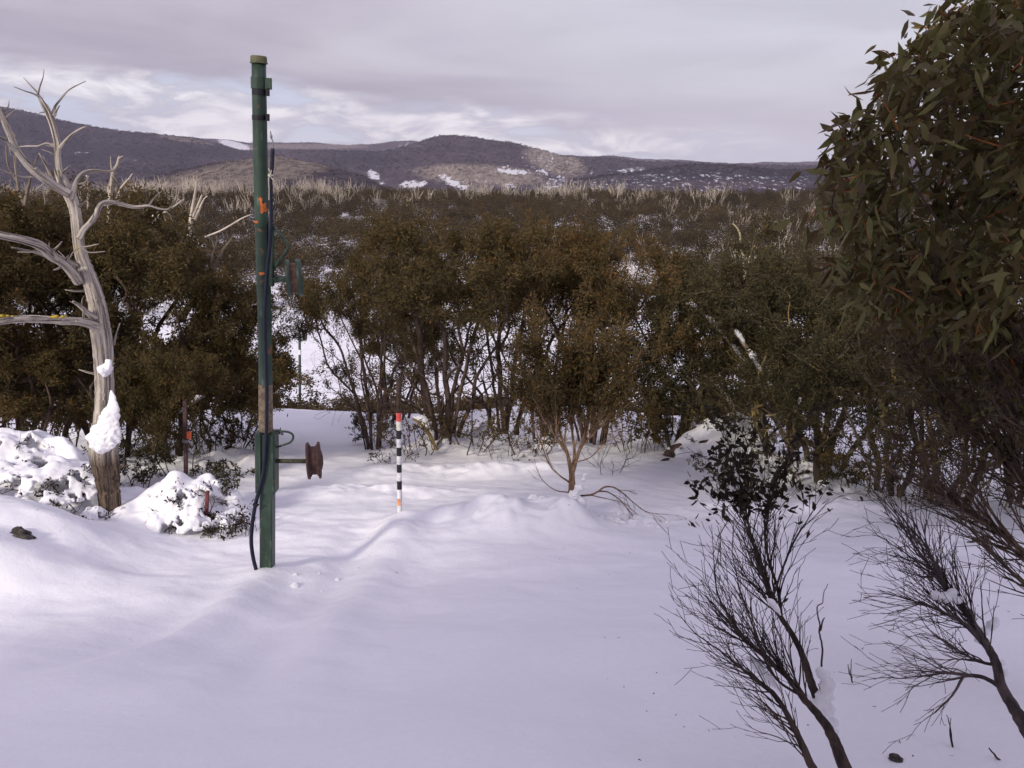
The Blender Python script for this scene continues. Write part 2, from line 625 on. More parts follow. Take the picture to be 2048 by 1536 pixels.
def m_rust(name='rusty iron', base=(0.058, 0.030, 0.025)):
    m, nt, out = mat(name)
    geo = nt.node('ShaderNodeTexCoord').outputs['Object']
    n = nt.noise(geo, 30, 6, 0.7)
    col = nt.mix(nt.smooth(n, 0.3, 0.7), tuple(c * 0.6 for c in base), tuple(c * 1.9 for c in base))
    principled(nt, out, col, 0.75, n, 0.5, 0.004)
    return m


SNOW = m_snow()
SNOWCLUMP = m_snow('clumped snow')
VSNOW = m_slope_snow()
HILLS = m_hills()
LEAF_OLIVE = m_leaf('olive snow gum leaves', [(0.0, (0.046, 0.038, 0.016)), (0.4, (0.088, 0.068, 0.028)), (0.65, (0.125, 0.092, 0.038)), (0.85, (0.16, 0.092, 0.032)), (1.0, (0.24, 0.105, 0.026))])
LEAF_BROWN = m_leaf('rusty olive leaves', [(0.0, (0.048, 0.038, 0.018)), (0.4, (0.100, 0.076, 0.032)), (0.7, (0.150, 0.104, 0.042)), (1.0, (0.23, 0.095, 0.026))])
LEAF_GREEN = m_leaf('grey green leaves', [(0.0, (0.034, 0.031, 0.016)), (0.45, (0.072, 0.062, 0.030)), (0.85, (0.112, 0.094, 0.044)), (1.0, (0.17, 0.11, 0.038))])
LEAF_BIG = m_leaf('broad green gum leaves', [(0.0, (0.060, 0.036, 0.014)), (0.28, (0.085, 0.060, 0.019)), (0.5, (0.118, 0.112, 0.036)), (0.85, (0.20, 0.18, 0.066)), (0.93, (0.15, 0.085, 0.03)), (1.0, (0.38, 0.12, 0.02))], 0.22, 0.42)
LEAF_DARK = m_leaf('dark brown leaves', [(0.0, (0.018, 0.014, 0.010)), (1.0, (0.055, 0.042, 0.024))], 0.12)
LEAF_FAR = m_leaf('distant brown green foliage', [(0.0, (0.028, 0.021, 0.010)), (0.5, (0.066, 0.048, 0.021)), (0.9, (0.12, 0.080, 0.036)), (1.0, (0.15, 0.09, 0.04))], 0.1)
BARK_BROWN = m_bark('brown stem bark', (0.035, 0.024, 0.020), (0.115, 0.075, 0.058))
BARK_YEL = m_bark('cream and olive snow gum bark', (0.060, 0.046, 0.032), (0.15, 0.115, 0.068), 7, (0.32, 0.23, 0.085))
BARK_TAN = m_bark('tan stem bark', (0.13, 0.075, 0.045), (0.40, 0.26, 0.155), 12)
BARK_DARK = m_bark('dark twig bark', (0.020, 0.014, 0.012), (0.080, 0.052, 0.042), 14)
BARK_ORANGE = m_bark('orange young stems', (0.16, 0.055, 0.018), (0.34, 0.12, 0.03), 14)
BARK_PALE = m_bark('bleached dead wood', (0.34, 0.29, 0.23), (0.64, 0.56, 0.46), 3)
BARK_GREY = m_bark('grey dead bark', (0.13, 0.10, 0.075), (0.34, 0.28, 0.21), 6)
DEAD = m_deadwood()

# ------------------------------------------------------------------ ground sheets
def grid_mesh(name, X2, Y2, Z2, m):
    n, k = X2.shape
    V = np.stack([X2, Y2, Z2], -1).reshape(-1, 3)
    i = np.arange(n - 1)[:, None] * k; j = np.arange(k - 1)[None, :]
    Q = np.stack([i + j, i + j + 1, i + k + j + 1, i + k + j], -1).reshape(-1, 4)
    a = Acc(); a.add(V, Q)
    return a.mesh(name, m)


ys = np.concatenate([np.linspace(-30, 1.5, 60, endpoint=False), np.linspace(1.5, 9, 400, endpoint=False), np.linspace(9, 17, 230, endpoint=False), np.linspace(17, 60, 110)])
xs = np.concatenate([np.linspace(-75, -9, 70, endpoint=False), np.linspace(-9, -5, 90, endpoint=False), np.linspace(-5, 5, 470, endpoint=False), np.linspace(5, 9, 90, endpoint=False), np.linspace(9, 75, 71)])
XX, YY = np.meshgrid(xs, ys)
ZZ = hz_fn(XX, YY)
# crumbled, broken snow beside the small shrub
cr = P(1245, 1048, 7.25)
msk = np.exp(-(((XX - cr[0]) / 0.42) ** 2 + ((YY - cr[1]) / 0.28) ** 2) ** 2)
ZZ = ZZ + msk * (0.055 * np.abs(fbm(XX * 14, YY * 14, 3, 77)) + 0.05 * (fbm(XX * 8, YY * 8, 2, 12) > 0.12))
for cx, cy, yy, rad in ((60, 1010, 7.3, .8), (410, 1020, 7.2, .5), (130, 950, 7.9, .7), (1150, 990, 7.3, .2)):
    c = P(cx, cy, yy)
    mk = np.exp(-(((XX - c[0]) / rad) ** 2 + ((YY - c[1]) / rad) ** 2))
    ZZ = ZZ + mk * 0.07 * fbm(XX * 5, YY * 6, 4, 91)
o = link('snow_ground', grid_mesh('snow_ground', XX, YY, ZZ, SNOW)); o['kind'] = 'structure'

s1 = np.linspace(-1.25, 1.25, 420)
y1 = np.concatenate([np.geomspace(59.6, 400, 170, endpoint=False), np.linspace(400, 560, 40)])
SS, YY = np.meshgrid(s1, y1)
XX = SS * YY
ZZ = hz_fn(XX, YY) - 0.004
o = link('valley_slope', grid_mesh('valley_slope', XX, YY, ZZ, VSNOW)); o['kind'] = 'structure'

# hill ranges: layers of (forward distance, ridge line read as pixels)
LAY = [
    (560, [(-700, 440), (2700, 440)]),
    (800, [(-700, 420), (2700, 420)]),
    (1250, [(-700, 300), (-200, 420), (150, 402), (230, 374), (325, 345), (425, 324), (510, 312), (560, 312), (640, 326), (730, 352), (800, 390), (1000, 415), (2700, 415)]),
    (1600, [(-700, 330), (-200, 420), (200, 410), (420, 385), (600, 385), (900, 415), (1100, 412), (1400, 405), (2700, 395)]),
    (2100, [(-700, 300), (0, 380), (300, 390), (700, 370), (800, 400), (1085, 402), (1119, 385), (1147, 362), (1210, 355), (1290, 348), (1380, 336), (1450, 337), (1600, 344), (2000, 350), (2700, 340)]),
    (2500, [(-700, 280), (0, 330), (300, 345), (700, 385), (900, 392), (1100, 386), (1200, 374), (1400, 358), (1700, 362), (2700, 360)]),
    (3300, [(-700, 120), (-200, 180), (0, 210), (60, 222), (110, 236), (180, 249), (250, 259), (320, 267), (380, 276), (440, 290), (480, 303), (540, 306), (600, 300), (725, 303), (756, 306), (794, 299), (831, 285), (860, 275), (885, 270), (915, 271), (975, 281), (1037, 289), (1087, 300), (1131, 314), (1200, 318), (1290, 326), (1500, 336), (2000, 333), (2700, 320)]),
    (4200, [(-700, 250), (0, 290), (450, 308), (800, 320), (1100, 325), (1400, 338), (2700, 335)]),
    (5600, [(-700, 240), (200, 270), (440, 279), (505, 286), (560, 288), (640, 289), (690, 292), (740, 289), (790, 284), (825, 283), (870, 291), (1000, 305), (1180, 318), (1240, 318), (1300, 320), (1400, 326), (1490, 332), (1540, 327), (1640, 322), (1750, 318), (2100, 312), (2700, 300)]),
    (8500, [(-700, 330), (2700, 330)]),
]
s2 = np.linspace(-1.15, 1.15, 820)
lay_t = []
for yy, prof in LAY:
    q = np.array([st(a, b) for a, b in prof])
    lay_t.append(np.interp(s2, q[:, 0], q[:, 1]))
lay_t = np.array(lay_t); lay_y = np.array([l[0] for l in LAY], float)
y2 = []
for i in range(len(lay_y) - 1):
    y2.append(np.linspace(lay_y[i], lay_y[i + 1], (14, 26, 24, 30, 26, 56, 20, 34, 10)[i], endpoint=False))
y2 = np.concatenate(y2 + [[lay_y[-1]]])
rows = []
for yv in y2:
    i = min(int(np.searchsorted(lay_y, yv, side='right') - 1), len(lay_y) - 2)
    f = (yv - lay_y[i]) / (lay_y[i + 1] - lay_y[i])
    f = f * f * (3 - 2 * f)
    za = lay_t[i] * lay_y[i]; zb = lay_t[i + 1] * lay_y[i + 1]
    rows.append(CAMZ + za * (1 - f) + zb * f)
ZH = np.array(rows)
SH, YH = np.meshgrid(s2, y2)
XH = SH * YH
amp = np.clip((YH - 560) / 400, 0, 1) * YH
ZH = ZH + amp * (0.0062 * fbm(XH / 480, YH / 520, 5, 51, 0.45) + 0.0007 * fbm(XH / 70, YH / 70, 3, 61))
# sight line of each vertex in photo pixels, used to lay out the open snow fields on the slopes
tt_ = (ZH - CAMZ) / YH
v_ = (tt_ * CP + SP) / (CP - tt_ * SP)
PYH = 768 - v_ * F
PXH = 1024 + SH * (CP + v_ * SP) * F
clear = np.zeros_like(ZH); pale = np.zeros_like(ZH)
def ell(arr, cx, cy, rx, ry, val, y0=0, y1=9999, ang=0.0):
    dx, dy = PXH - cx, PYH - cy
    c, s_ = math.cos(ang), math.sin(ang)
    q = ((dx * c + dy * s_) / rx) ** 2 + ((-dx * s_ + dy * c) / ry) ** 2
    m_ = (YH > y0) & (YH < y1)
    np.maximum(arr, np.where(m_, val * np.clip(1.6 - q, 0, 1), 0), out=arr)
for c in ((1120, 330, 60, 26, .34, 2000, 4200, .3), (950, 365, 90, 12, .3, 2000, 4200, 0), (1400, 372, 280, 30, .40, 1500, 3300, 0), (1120, 340, 90, 40, .30, 2000, 4200, .2), (600, 350, 300, 40, .10, 2000, 4200, 0), (1400, 325, 300, 10, .4, 4200, 6500, 0), (746, 350, 14, 8, 1, 2000, 4200, .5), (762, 366, 10, 5, .8, 2000, 4200, .4), (828, 368, 28, 8, 1, 2000, 4200, -.1), (890, 354, 14, 4, 1, 2000, 4200, .2), (905, 366, 24, 6, 1, 2000, 4200, .4),
          (925, 375, 12, 7, 1, 2000, 4200, .3), (1024, 343, 34, 6, 1.1, 2000, 4200, .1), (1012, 331, 8, 3, .7, 2000, 4200, 0), (1085, 345, 16, 6, .7, 2000, 4200, .2), (1110, 365, 26, 14, .62, 2000, 4200, -.3),
          (1095, 320, 22, 16, .45, 2500, 4200, .4), (1020, 372, 12, 6, .8, 2000, 4200, 0), (470, 290, 34, 7, 1.2, 3400, 6500, .25), (1262, 340, 30, 5, .7, 2200, 6500, -.1), (1540, 392, 60, 6, .55, 1500, 3300, .05),
          (1560, 400, 70, 12, .40, 1500, 3300, 0), (1480, 370, 110, 14, .28, 1500, 3300, 0), (165, 305, 14, 3, .55, 2500, 3400, 0), (135, 300, 10, 2, .5, 2500, 3400, 0), (825, 290, 30, 7, .5, 4200, 6500, 0), (1300, 330, 150, 8, .3, 3400, 6500, 0),
          (655, 297, 30, 3, .35, 3400, 6500, 0), (1250, 385, 60, 20, .2, 1500, 3300, 0)):
    ell(clear, *c)
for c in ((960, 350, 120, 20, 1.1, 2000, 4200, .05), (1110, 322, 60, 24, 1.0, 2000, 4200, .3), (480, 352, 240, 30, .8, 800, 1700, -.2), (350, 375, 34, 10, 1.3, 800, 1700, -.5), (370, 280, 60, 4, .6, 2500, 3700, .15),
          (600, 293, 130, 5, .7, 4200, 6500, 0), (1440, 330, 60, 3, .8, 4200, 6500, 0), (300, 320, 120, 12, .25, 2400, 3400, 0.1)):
    ell(pale, *c)  # sunlit patches painted as paler hill colour, along with tan timber slopes
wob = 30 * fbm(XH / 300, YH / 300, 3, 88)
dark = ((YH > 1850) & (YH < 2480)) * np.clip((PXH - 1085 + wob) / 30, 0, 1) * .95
dark = np.maximum(dark, ((YH > 2480) & (YH < 3700)) * np.clip((520 - PXH + wob) / 160, 0, 1) * .95)  # cloud shadow over the left range, painted in as darker colour
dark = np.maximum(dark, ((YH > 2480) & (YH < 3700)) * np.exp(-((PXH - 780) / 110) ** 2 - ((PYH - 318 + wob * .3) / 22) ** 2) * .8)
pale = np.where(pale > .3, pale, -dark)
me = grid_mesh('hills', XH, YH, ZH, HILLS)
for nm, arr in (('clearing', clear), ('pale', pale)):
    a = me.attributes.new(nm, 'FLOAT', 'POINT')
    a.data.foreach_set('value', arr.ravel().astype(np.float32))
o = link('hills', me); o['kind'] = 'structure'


# ------------------------------------------------------------------ plant generators
def grow(pos, par, targets, bf=0.4, maxn=None):
    """greedy branching: every target joins the skeleton where wire + path is cheapest"""
    pos = [np.asarray(p, float) for p in pos]; par = list(par)
    path = [0.0] * len(pos)
    for i in range(len(pos)):
        if par[i] >= 0:
            path[i] = path[par[i]] + np.linalg.norm(pos[i] - pos[par[i]])
    T = np.asarray(targets, float)
    A = np.array(pos)
    d = np.linalg.norm(T[:, None] - A[None], axis=2) + bf * np.array(path)[None]
    best = d.argmin(1); cost = d.min(1)
    alive = np.ones(len(T), bool)
    for _ in range(len(T)):
        c = np.where(alive, cost, 1e9)
        k = int(c.argmin())
        p = T[k]; b = int(best[k])
        alive[k] = False
        pos.append(p); par.append(b)
        path.append(path[b] + float(np.linalg.norm(p - pos[b])))
        idx = len(pos) - 1
        nd = np.linalg.norm(T - p, axis=1) + bf * path[idx]
        up = alive & (nd < cost)
        cost[up] = nd[up]; best[up] = idx
    return np.array(pos), np.array(par)


def radii(pos, par, tip, expo=2.3, minr=None):
    n = len(pos)
    kids = np.zeros(n, int)
    for i in range(n):
        if par[i] >= 0: kids[par[i]] += 1
    r = np.zeros(n)
    order = range(n - 1, -1, -1)     # children always come after their parents
    acc = np.zeros(n)
    for i in order:
        r[i] = tip if kids[i] == 0 else max(acc[i] ** (1 / expo), tip)
        if par[i] >= 0: acc[par[i]] += r[i] ** expo
    return r, kids


def fit_r(r, tip, rbase):
    if not rbase: return r
    e = math.log(rbase / tip) / math.log(max(r.max() / tip, 1.5))
    return tip * (r / tip) ** e


def wood(acc, pos, par, r, sides=5, per=3, jit=0.0, rng=None, rmin_sides=None, minlen=0):
    n = len(pos)
    ch = [[] for _ in range(n)]
    roots = []
    for i in range(n):
        if par[i] >= 0: ch[par[i]].append(i)
        else: roots.append(i)
    stack = [(q, None) for q in roots]
    chains = []
    while stack:
        s, before = stack.pop()
        c = [s] if before is None else [before, s]
        cur = s
        while ch[cur]:
            ks = sorted(ch[cur], key=lambda q: -r[q])
            for q in ks[1:]:
                stack.append((q, cur))
            cur = ks[0]; c.append(cur)
        if len(c) > 1: chains.append(c)
    for c in chains:
        pts = pos[c]
        rr = r[c].copy()
        if len(c) > 1 and rr[0] > rr[1] * 1.3: rr[0] = rr[1] * 1.15
        pts, rr = catmull(pts, per, rr)
        if jit > 0 and rng is not None and len(pts) > 2:
            seg = np.linalg.norm(pts[1:] - pts[:-1], axis=1).mean()
            pts[1:-1] += rng.normal(0, jit * seg, (len(pts) - 2, 3))
        sd_ = sides if rr.max() > 0.008 else max(3, sides - 2)
        V, Fc, g = sweep(pts, rr, sd_, cap=False)
        acc.add(V, Fc[:1], g)
    return chains


def add_leaves(acc, Pt, Dr, L, W, rng, tint, near=False, droop=0.25):
    n = len(Pt)
    Dr = norm(Dr)
    S = norm(np.cross(Dr, rng.normal(0, 1, (n, 3))))
    N = np.cross(S, Dr)
    L = np.asarray(L)[:, None]; W = np.asarray(W)[:, None]
    if near:
        bend = (rng.uniform(-0.1, droop, n))[:, None]
        v0 = Pt
        a1 = Pt + Dr * L * 0.28 + S * W * 0.46 - N * W * 0.12; a2 = Pt + Dr * L * 0.28 - S * W * 0.46 - N * W * 0.12
        m1 = Pt + Dr * L * 0.30 + N * W * 0.06
        b1 = Pt + Dr * L * 0.64 + S * W * 0.38 - N * L * bend * 0.35; b2 = Pt + Dr * L * 0.64 - S * W * 0.38 - N * L * bend * 0.35
        m2 = Pt + Dr * L * 0.66 - N * L * bend * 0.32 + N * W * 0.08
        tp = Pt + Dr * L * 0.97 - N * L * bend + S * W * rng.uniform(-.3, .3, (n, 1))
        V = np.stack([v0, a1, m1, a2, b1, m2, b2, tp], 1).reshape(-1, 3)
        o = np.arange(n)[:, None] * 8
        tri = np.concatenate([o + np.array([[0, 2, 1]]), o + np.array([[0, 3, 2]]), o + np.array([[4, 5, 7]]), o + np.array([[5, 6, 7]])])
        qd = np.concatenate([o + np.array([[1, 2, 5, 4]]), o + np.array([[2, 3, 6, 5]])])
        acc.v.append(V); acc.grain.append(np.zeros((len(V), 3)))
        acc.f.setdefault(3, []).append(tri + acc.n); acc.tint.setdefault(3, []).append(np.tile(tint, 4)); acc.fm.setdefault(3, []).append(np.zeros(len(tri), np.int32))
        acc.f.setdefault(4, []).append(qd + acc.n); acc.tint.setdefault(4, []).append(np.tile(tint, 2)); acc.fm.setdefault(4, []).append(np.zeros(len(qd), np.int32))
        acc.n += len(V)
    else:
        a = Pt; b = Pt + Dr * L * 0.45 + S * W * 0.5; c = Pt + Dr * L; d = Pt + Dr * L * 0.45 - S * W * 0.5
        V = np.stack([a, b, c, d], 1).reshape(-1, 3)
        q = np.arange(n)[:, None] * 4 + np.arange(4)[None]
        acc.add(V, q, tint=tint)


def crown_targets(rng, H, R, lo, nclump, nt, flat=0.75, lean=(0, 0), top=None):
    u = rng.uniform(0, 1, nclump) ** 0.5
    az = np.arange(nclump) * 2.399 + rng.uniform(-0.5, 0.5, nclump)
    rr = u * R
    ztop = lo * H + (H - lo * H) * np.sqrt(np.clip(1 - 0.88 * u ** 2, 0, 1)) * rng.uniform(0.80, 1.0, nclump)
    zlow = lo * H * rng.uniform(0.7, 1.1, nclump)
    t = rng.uniform(0, 1, nclump) ** 0.42
    z = zlow + (ztop - zlow) * t
    C = np.stack([rr * np.cos(az), rr * np.sin(az), z], 1)
    C[:, 0] += lean[0] * z / H; C[:, 1] += lean[1] * z / H
    cr = rng.uniform(0.13, 0.26, nclump) * R
    k = rng.integers(0, nclump, nt)
    q = rng.normal(0, 0.62, (nt, 3)); q[:, 2] *= flat
    T = C[k] + q * cr[k][:, None]
    return T, k


def make_plant(seed, H, R, lo=0.42, stems=6, nclump=26, nt=420, leafn=24000, L=0.062, W=0.0185, base_r=0.22, tip=0.0022,
               bark=None, leaf=None, splay=0.42, lean=(0, 0), sides=5, near=False, per=3, spread=0.085, orange=0.10, bare_frac=0.1, expo=2.35, thick=1.0, rbase=None):
    rng = np.random.default_rng(seed)
    pos = []; par = []
    for s in range(stems):
        a = s / stems * 2 * math.pi + rng.uniform(-0.5, 0.5)
        b = base_r * rng.uniform(0.3, 1.0)
        reach = R * splay * rng.uniform(0.5, 1.25)
        hh = lo * H * rng.uniform(0.75, 1.05)
        idx = -1
        bend = rng.uniform(-0.5, 0.5)
        for k in range(6):
            t = k / 5
            ax = a + bend * t
            rad = b + (reach - b) * (t ** 1.25)
            pos.append(np.array([rad * math.cos(ax) + lean[0] * t * lo, rad * math.sin(ax) + lean[1] * t * lo, -0.35 + (hh + 0.35) * t]) + (rng.normal(0, 0.025 * H * 0.3, 3) if k else 0))
            par.append(idx); idx = len(pos) - 1
    T, kk = crown_targets(rng, H, R, lo, nclump, nt, lean=lean)
    # a few bare side shoots lower down
    nb = int(nt * bare_frac)
    if nb:
        a = rng.uniform(0, 2 * math.pi, nb); rr = R * rng.uniform(0.25, 0.85, nb)
        B = np.stack([rr * np.cos(a) + lean[0] * 0.4, rr * np.sin(a) + lean[1] * 0.4, rng.uniform(0.18, 0.5, nb) * H], 1)
        T = np.vstack([T, B])
    pos, par = grow(pos, par, T, 0.45)
    r, kids = radii(pos, par, tip, expo)
    r = fit_r(r, tip, rbase)
    A = Acc()
    wood(A, pos, par, r, sides, per, 0.05, rng)
    wm = A.mesh('plant_wood', bark)
    nst = stems * 6
    idx = np.arange(nst, nst + nt) if leafn else np.array([], int)
    # only twigs inside the crown carry leaves
    lm = None
    if leafn:
        zmin = 0.86 * lo * H
        cand = np.array([i for i in range(nst, len(pos)) if r[i] < tip * 5 and (pos[i][2] > zmin or (pos[i][2] > zmin * .55 and rng.uniform() < .10))])
        pick = cand[rng.integers(0, len(cand), leafn)]
        bpos = pos[pick]; ppos = pos[par[pick]]
        f = rng.uniform(0, 1, leafn) ** 0.7
        Pt = ppos + (bpos - ppos) * np.clip(f, 0.25, 1)[:, None] + rng.normal(0, spread * 0.55, (leafn, 3))
        dirs = norm(bpos - ppos) * 0.6 + rng.normal(0, 0.75, (leafn, 3)) + np.array([0, 0, -0.15])
        ctr = np.array([lean[0] * .7, lean[1] * .7, lo * H])
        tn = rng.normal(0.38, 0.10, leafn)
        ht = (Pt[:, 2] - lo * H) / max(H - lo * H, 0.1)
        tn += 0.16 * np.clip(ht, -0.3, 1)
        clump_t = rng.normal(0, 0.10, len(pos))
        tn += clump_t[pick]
        tn = np.where(rng.uniform(0, 1, leafn) < orange, rng.uniform(0.75, 1.0, leafn), tn)
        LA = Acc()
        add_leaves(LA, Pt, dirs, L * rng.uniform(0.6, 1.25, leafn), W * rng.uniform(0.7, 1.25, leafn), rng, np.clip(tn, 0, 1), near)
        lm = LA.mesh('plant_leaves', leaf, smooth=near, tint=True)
    return wm, lm, (pos, par, r)


def plant_thing(name, meshes, loc, label, cat, group=None, rz=0, parts=('stems', 'foliage'), scale=1.0):
    t = thing(name, loc, label, cat, group, rz)
    t.scale = (scale,) * 3 if np.isscalar(scale) else scale
    link(parts[0], meshes[0], t)
    if meshes[1] is not None:
        link(parts[1], meshes[1], t)
    return t


def lump(acc, c, r, seed, sub=3, rough=0.25, squash=(1, 1, 1), freq=2.2, mi=0):
    """a snow lump: a noisy ellipsoid"""
    n = 10 * sub; m_ = 8 * sub
    th = np.linspace(0, math.pi, n); ph = np.arange(m_) / m_ * 2 * math.pi
    TH, PH = np.meshgrid(th, ph, indexing='ij')
    x, y, z = np.sin(TH) * np.cos(PH), np.sin(TH) * np.sin(PH), np.cos(TH)
    k = 1 + rough * (fbm(x * freq + seed * 3.1 + 5, y * freq + z * freq * 1.3 + seed, 4, seed, 0.55))
    V = np.stack([x * k * r * squash[0], y * k * r * squash[1], z * k * r * squash[2]], -1).reshape(-1, 3) + np.asarray(c)
    i = np.arange(n - 1)[:, None] * m_; j = np.arange(m_)[None, :]; j2 = (j + 1) % m_
    Q = np.stack([i + j, i + m_ + j, i + m_ + j2, i + j2], -1).reshape(-1, 4)
    acc.add(V, Q, mi=mi)


def snow_run(acc, pts, rad, seed, lift=0.6, rough=0.35):
    """snow lying along the upper side of a leaning limb"""
    pts = np.asarray(pts, float); n = len(pts)
    rng = np.random.default_rng(seed)
    pp, rr = catmull(pts, 4, np.asarray(rad, float))
    k = len(pp)
    env = np.sin(np.linspace(0.12, math.pi - 0.12, k)) ** 0.6
    rr = rr * env * (1 + rough * rng.uniform(-1, 1, k))
    pp = pp + np.array([0, 0, 1.0]) * (rr * lift)[:, None]
    V, Fc, g = sweep(pp, rr, 12, True)
    V = V + rng.normal(0, 0.05 * np.mean(rad), V.shape)
    acc.add(V, Fc, g)


def whip(chains, tips, p, d, L, r, rng, up=0.10, step=0.035, split=0.22, lvl=0, wob=0.10, maxlvl=4, pull=None, tipr=0.0009, ang=(0.25, 0.62)):
    pts = [p.copy()]; n = max(3, int(L / step)); rr = [r]
    d = d / np.linalg.norm(d)
    trop = np.array([0, 0, up]) + (pull if pull is not None else 0)
    since = 0
    for k in range(n):
        d = d + rng.normal(0, wob, 3) * np.array([1, 0.8, 1]) + trop * step * 8
        d = d / np.linalg.norm(d)
        p = p + d * step
        f = (k + 1) / n
        rc = max(tipr, r * (1 - 0.72 * f))
        pts.append(p.copy()); rr.append(rc)
        since += 1
        if lvl < maxlvl and since >= 2 and k < n - 1 and rng.uniform() < split * (1.5 if lvl == 0 else 1):
            since = 0
            q = rng.normal(0, 1, 3); q -= d * (q @ d); q /= np.linalg.norm(q)
            q[1] *= 0.7
            a_ = rng.uniform(*ang)
            dd = d * math.cos(a_) + q * math.sin(a_)
            whip(chains, tips, p.copy(), dd, L * (1 - f * 0.75) * rng.uniform(0.42, 0.85), max(tipr, rc * 0.72), rng, up, step, split, lvl + 1, wob, maxlvl, pull, tipr, ang)
    tips.append((pts[-1], d))
    chains.append((np.array(pts), np.array(rr)))


def whip_shrub(name, label, cat, stems, bark, seed, up=.1, step=.035, split=.22, wob=.1, sides=5, maxlvl=3, pull=None, tipr=.0009, ang=(.25, .62), parts=('stems',), group=None, jit=0.07, more=1, lk=1):
    """stems: (pixel points (px, py, Y, width px), number of side whips, whip length, from fraction, side direction)"""
    rng = np.random.default_rng(seed)
    A = Acc(); chains = []; tips = []
    b = P(*stems[0][0][0][:3])
    for pts, nside, L, f0, dirn in stems:
        nside = int(nside * more); L = L * lk
        q = np.array([P(*c[:3]) for c in pts]); r_ = np.array([c[3] * .34 * mpp(c[2], c[1]) for c in pts])
        q, r_ = catmull(q, 6, r_)
        q[1:-1] += rng.normal(0, r_.mean() * jit, (len(q) - 2, 3))
        V, Fc, g = sweep(q, r_, 10, True, 0.10); A.add(V, Fc, g)
        tp = norm(q[-1] - q[-2])
        if L:
            whip(chains, tips, q[-1], tp, L * .8, r_[-1] * .95, rng, up, step, split, 0, wob, maxlvl, pull, tipr, ang)
        for k in range(nside):
            i = int((f0 + (1 - f0) * (k + rng.uniform(0, .9)) / nside) * (len(q) - 2))
            t = norm(q[i + 1] - q[i])
            sd_ = np.asarray(dirn, float) + rng.normal(0, .25, 3)
            dd = norm(t * rng.uniform(.5, 1.0) + norm(sd_) * rng.uniform(.35, .8))
            whip(chains, tips, q[i], dd, L * rng.uniform(.6, 1.1) * (1 - .35 * k / nside), max(tipr, min(r_[i] * .55, L * .0095)), rng, up, step, split, 0, wob, maxlvl, pull, tipr, ang)
    for c, r_ in chains:
        V, Fc, g = sweep(c, r_, sides if r_[0] > .0025 else 4, cap=False)
        A.add(V, Fc[:1], g)
    t = thing(name, b, label, cat, group)
    local(A, b)
    link(parts[0], A.mesh('stems', bark), t)
    return t, b, tips


def snow_obj(name, acc, parent, base_, voxel=0.012, smooth=2, disp=0.0):
    local(acc, base_)
    o_ = link(name, acc.mesh(name, SNOWCLUMP), parent)
    md = o_.modifiers.new('fuse', 'REMESH'); md.mode = 'VOXEL'; md.voxel_size = voxel; md.use_smooth_shade = True
    if smooth:
        m2 = o_.modifiers.new('soften', 'SMOOTH'); m2.iterations = smooth; m2.factor = 0.5
    return o_


# =================================================================== THINGS
# ------------------------------------------------------------------ tow pole
GREEN = m_green_paint(0.2)
GREEN_R = m_green_paint(1.0, 'green paint with rust spots')
RUST = m_rust()
RUSTY_TAN = m_rust('tan rusty steel', (0.16, 0.12, 0.08))
BLACK = m_plain('black rubber', (0.012, 0.012, 0.016), 0.5)
ORANGE = m_plain('orange spray paint', (0.62, 0.17, 0.04), 0.7)
CAPM = m_plain('weathered olive cap', (0.11, 0.11, 0.06), 0.7)
ROPE = m_plain('pale cord', (0.50, 0.47, 0.38), 0.9)
METAL = m_plain('dull metal', (0.25, 0.24, 0.24), 0.5, 0.6)


def ax_frame(p0, p1):
    d = norm(np.asarray(p1, float) - np.asarray(p0, float))
    return d


def box_along(acc, p0, p1, wx, wy, bev=0.004, mi=0, fwd=np.array([0, 1.0, 0])):
    """rectangular bar from p0 to p1 with bevelled long edges"""
    p0 = np.asarray(p0, float); p1 = np.asarray(p1, float)
    d = norm(p1 - p0)
    a = norm(np.cross(fwd, d)); b = np.cross(d, a)
    hx, hy = wx / 2, wy / 2
    c = bev
    prof = [(-hx + c, -hy), (hx - c, -hy), (hx, -hy + c), (hx, hy - c), (hx - c, hy), (-hx + c, hy), (-hx, hy - c), (-hx, -hy + c)]
    V = []
    for q in (p0, p1):
        for x, y in prof:
            V.append(q + a * x + b * y)
    Q = [[k, (k + 1) % 8, 8 + (k + 1) % 8, 8 + k] for k in range(8)]
    acc.add(np.array(V), [np.array(Q), np.array([list(range(8))[::-1]]), np.array([list(range(8, 16))])], mi=mi)


def lathe(acc, p0, p1, prof, seg=40, mi=0):
    """profile of (t along p0-p1 in metres, radius)"""
    p0 = np.asarray(p0, float); d = norm(np.asarray(p1, float) - p0)
    ref = np.array([0, 0, 1.0]) if abs(d[2]) < 0.9 else np.array([1.0, 0, 0])
    a = norm(np.cross(d, ref)); b = np.cross(d, a)
    th = np.arange(seg) / seg * 2 * math.pi
    V = np.array([[p0 + d * t + r * (math.cos(q) * a + math.sin(q) * b) for q in th] for t, r in prof]).reshape(-1, 3)
    n = len(prof)
    i = np.arange(n - 1)[:, None] * seg; j = np.arange(seg)[None]; j2 = (j + 1) % seg
    Q = np.stack([i + j, i + j2, i + seg + j2, i + seg + j], -1).reshape(-1, 4)
    acc.add(V, Q, mi=mi)


YP = 5.6
u = mpp(YP, 800)
base = P(535, 1150, YP)
tow = thing('tow_pole', base, 'tall green steel ski tow pole with two pulley wheels and a black cable', 'pole')


def part(name, acc, mats, parent=None, base_=None, smooth=False, **kw):
    local(acc, base if base_ is None else base_)
    return link(name, acc.mesh(name, mats, smooth=smooth, **kw), tow if parent is None else parent)


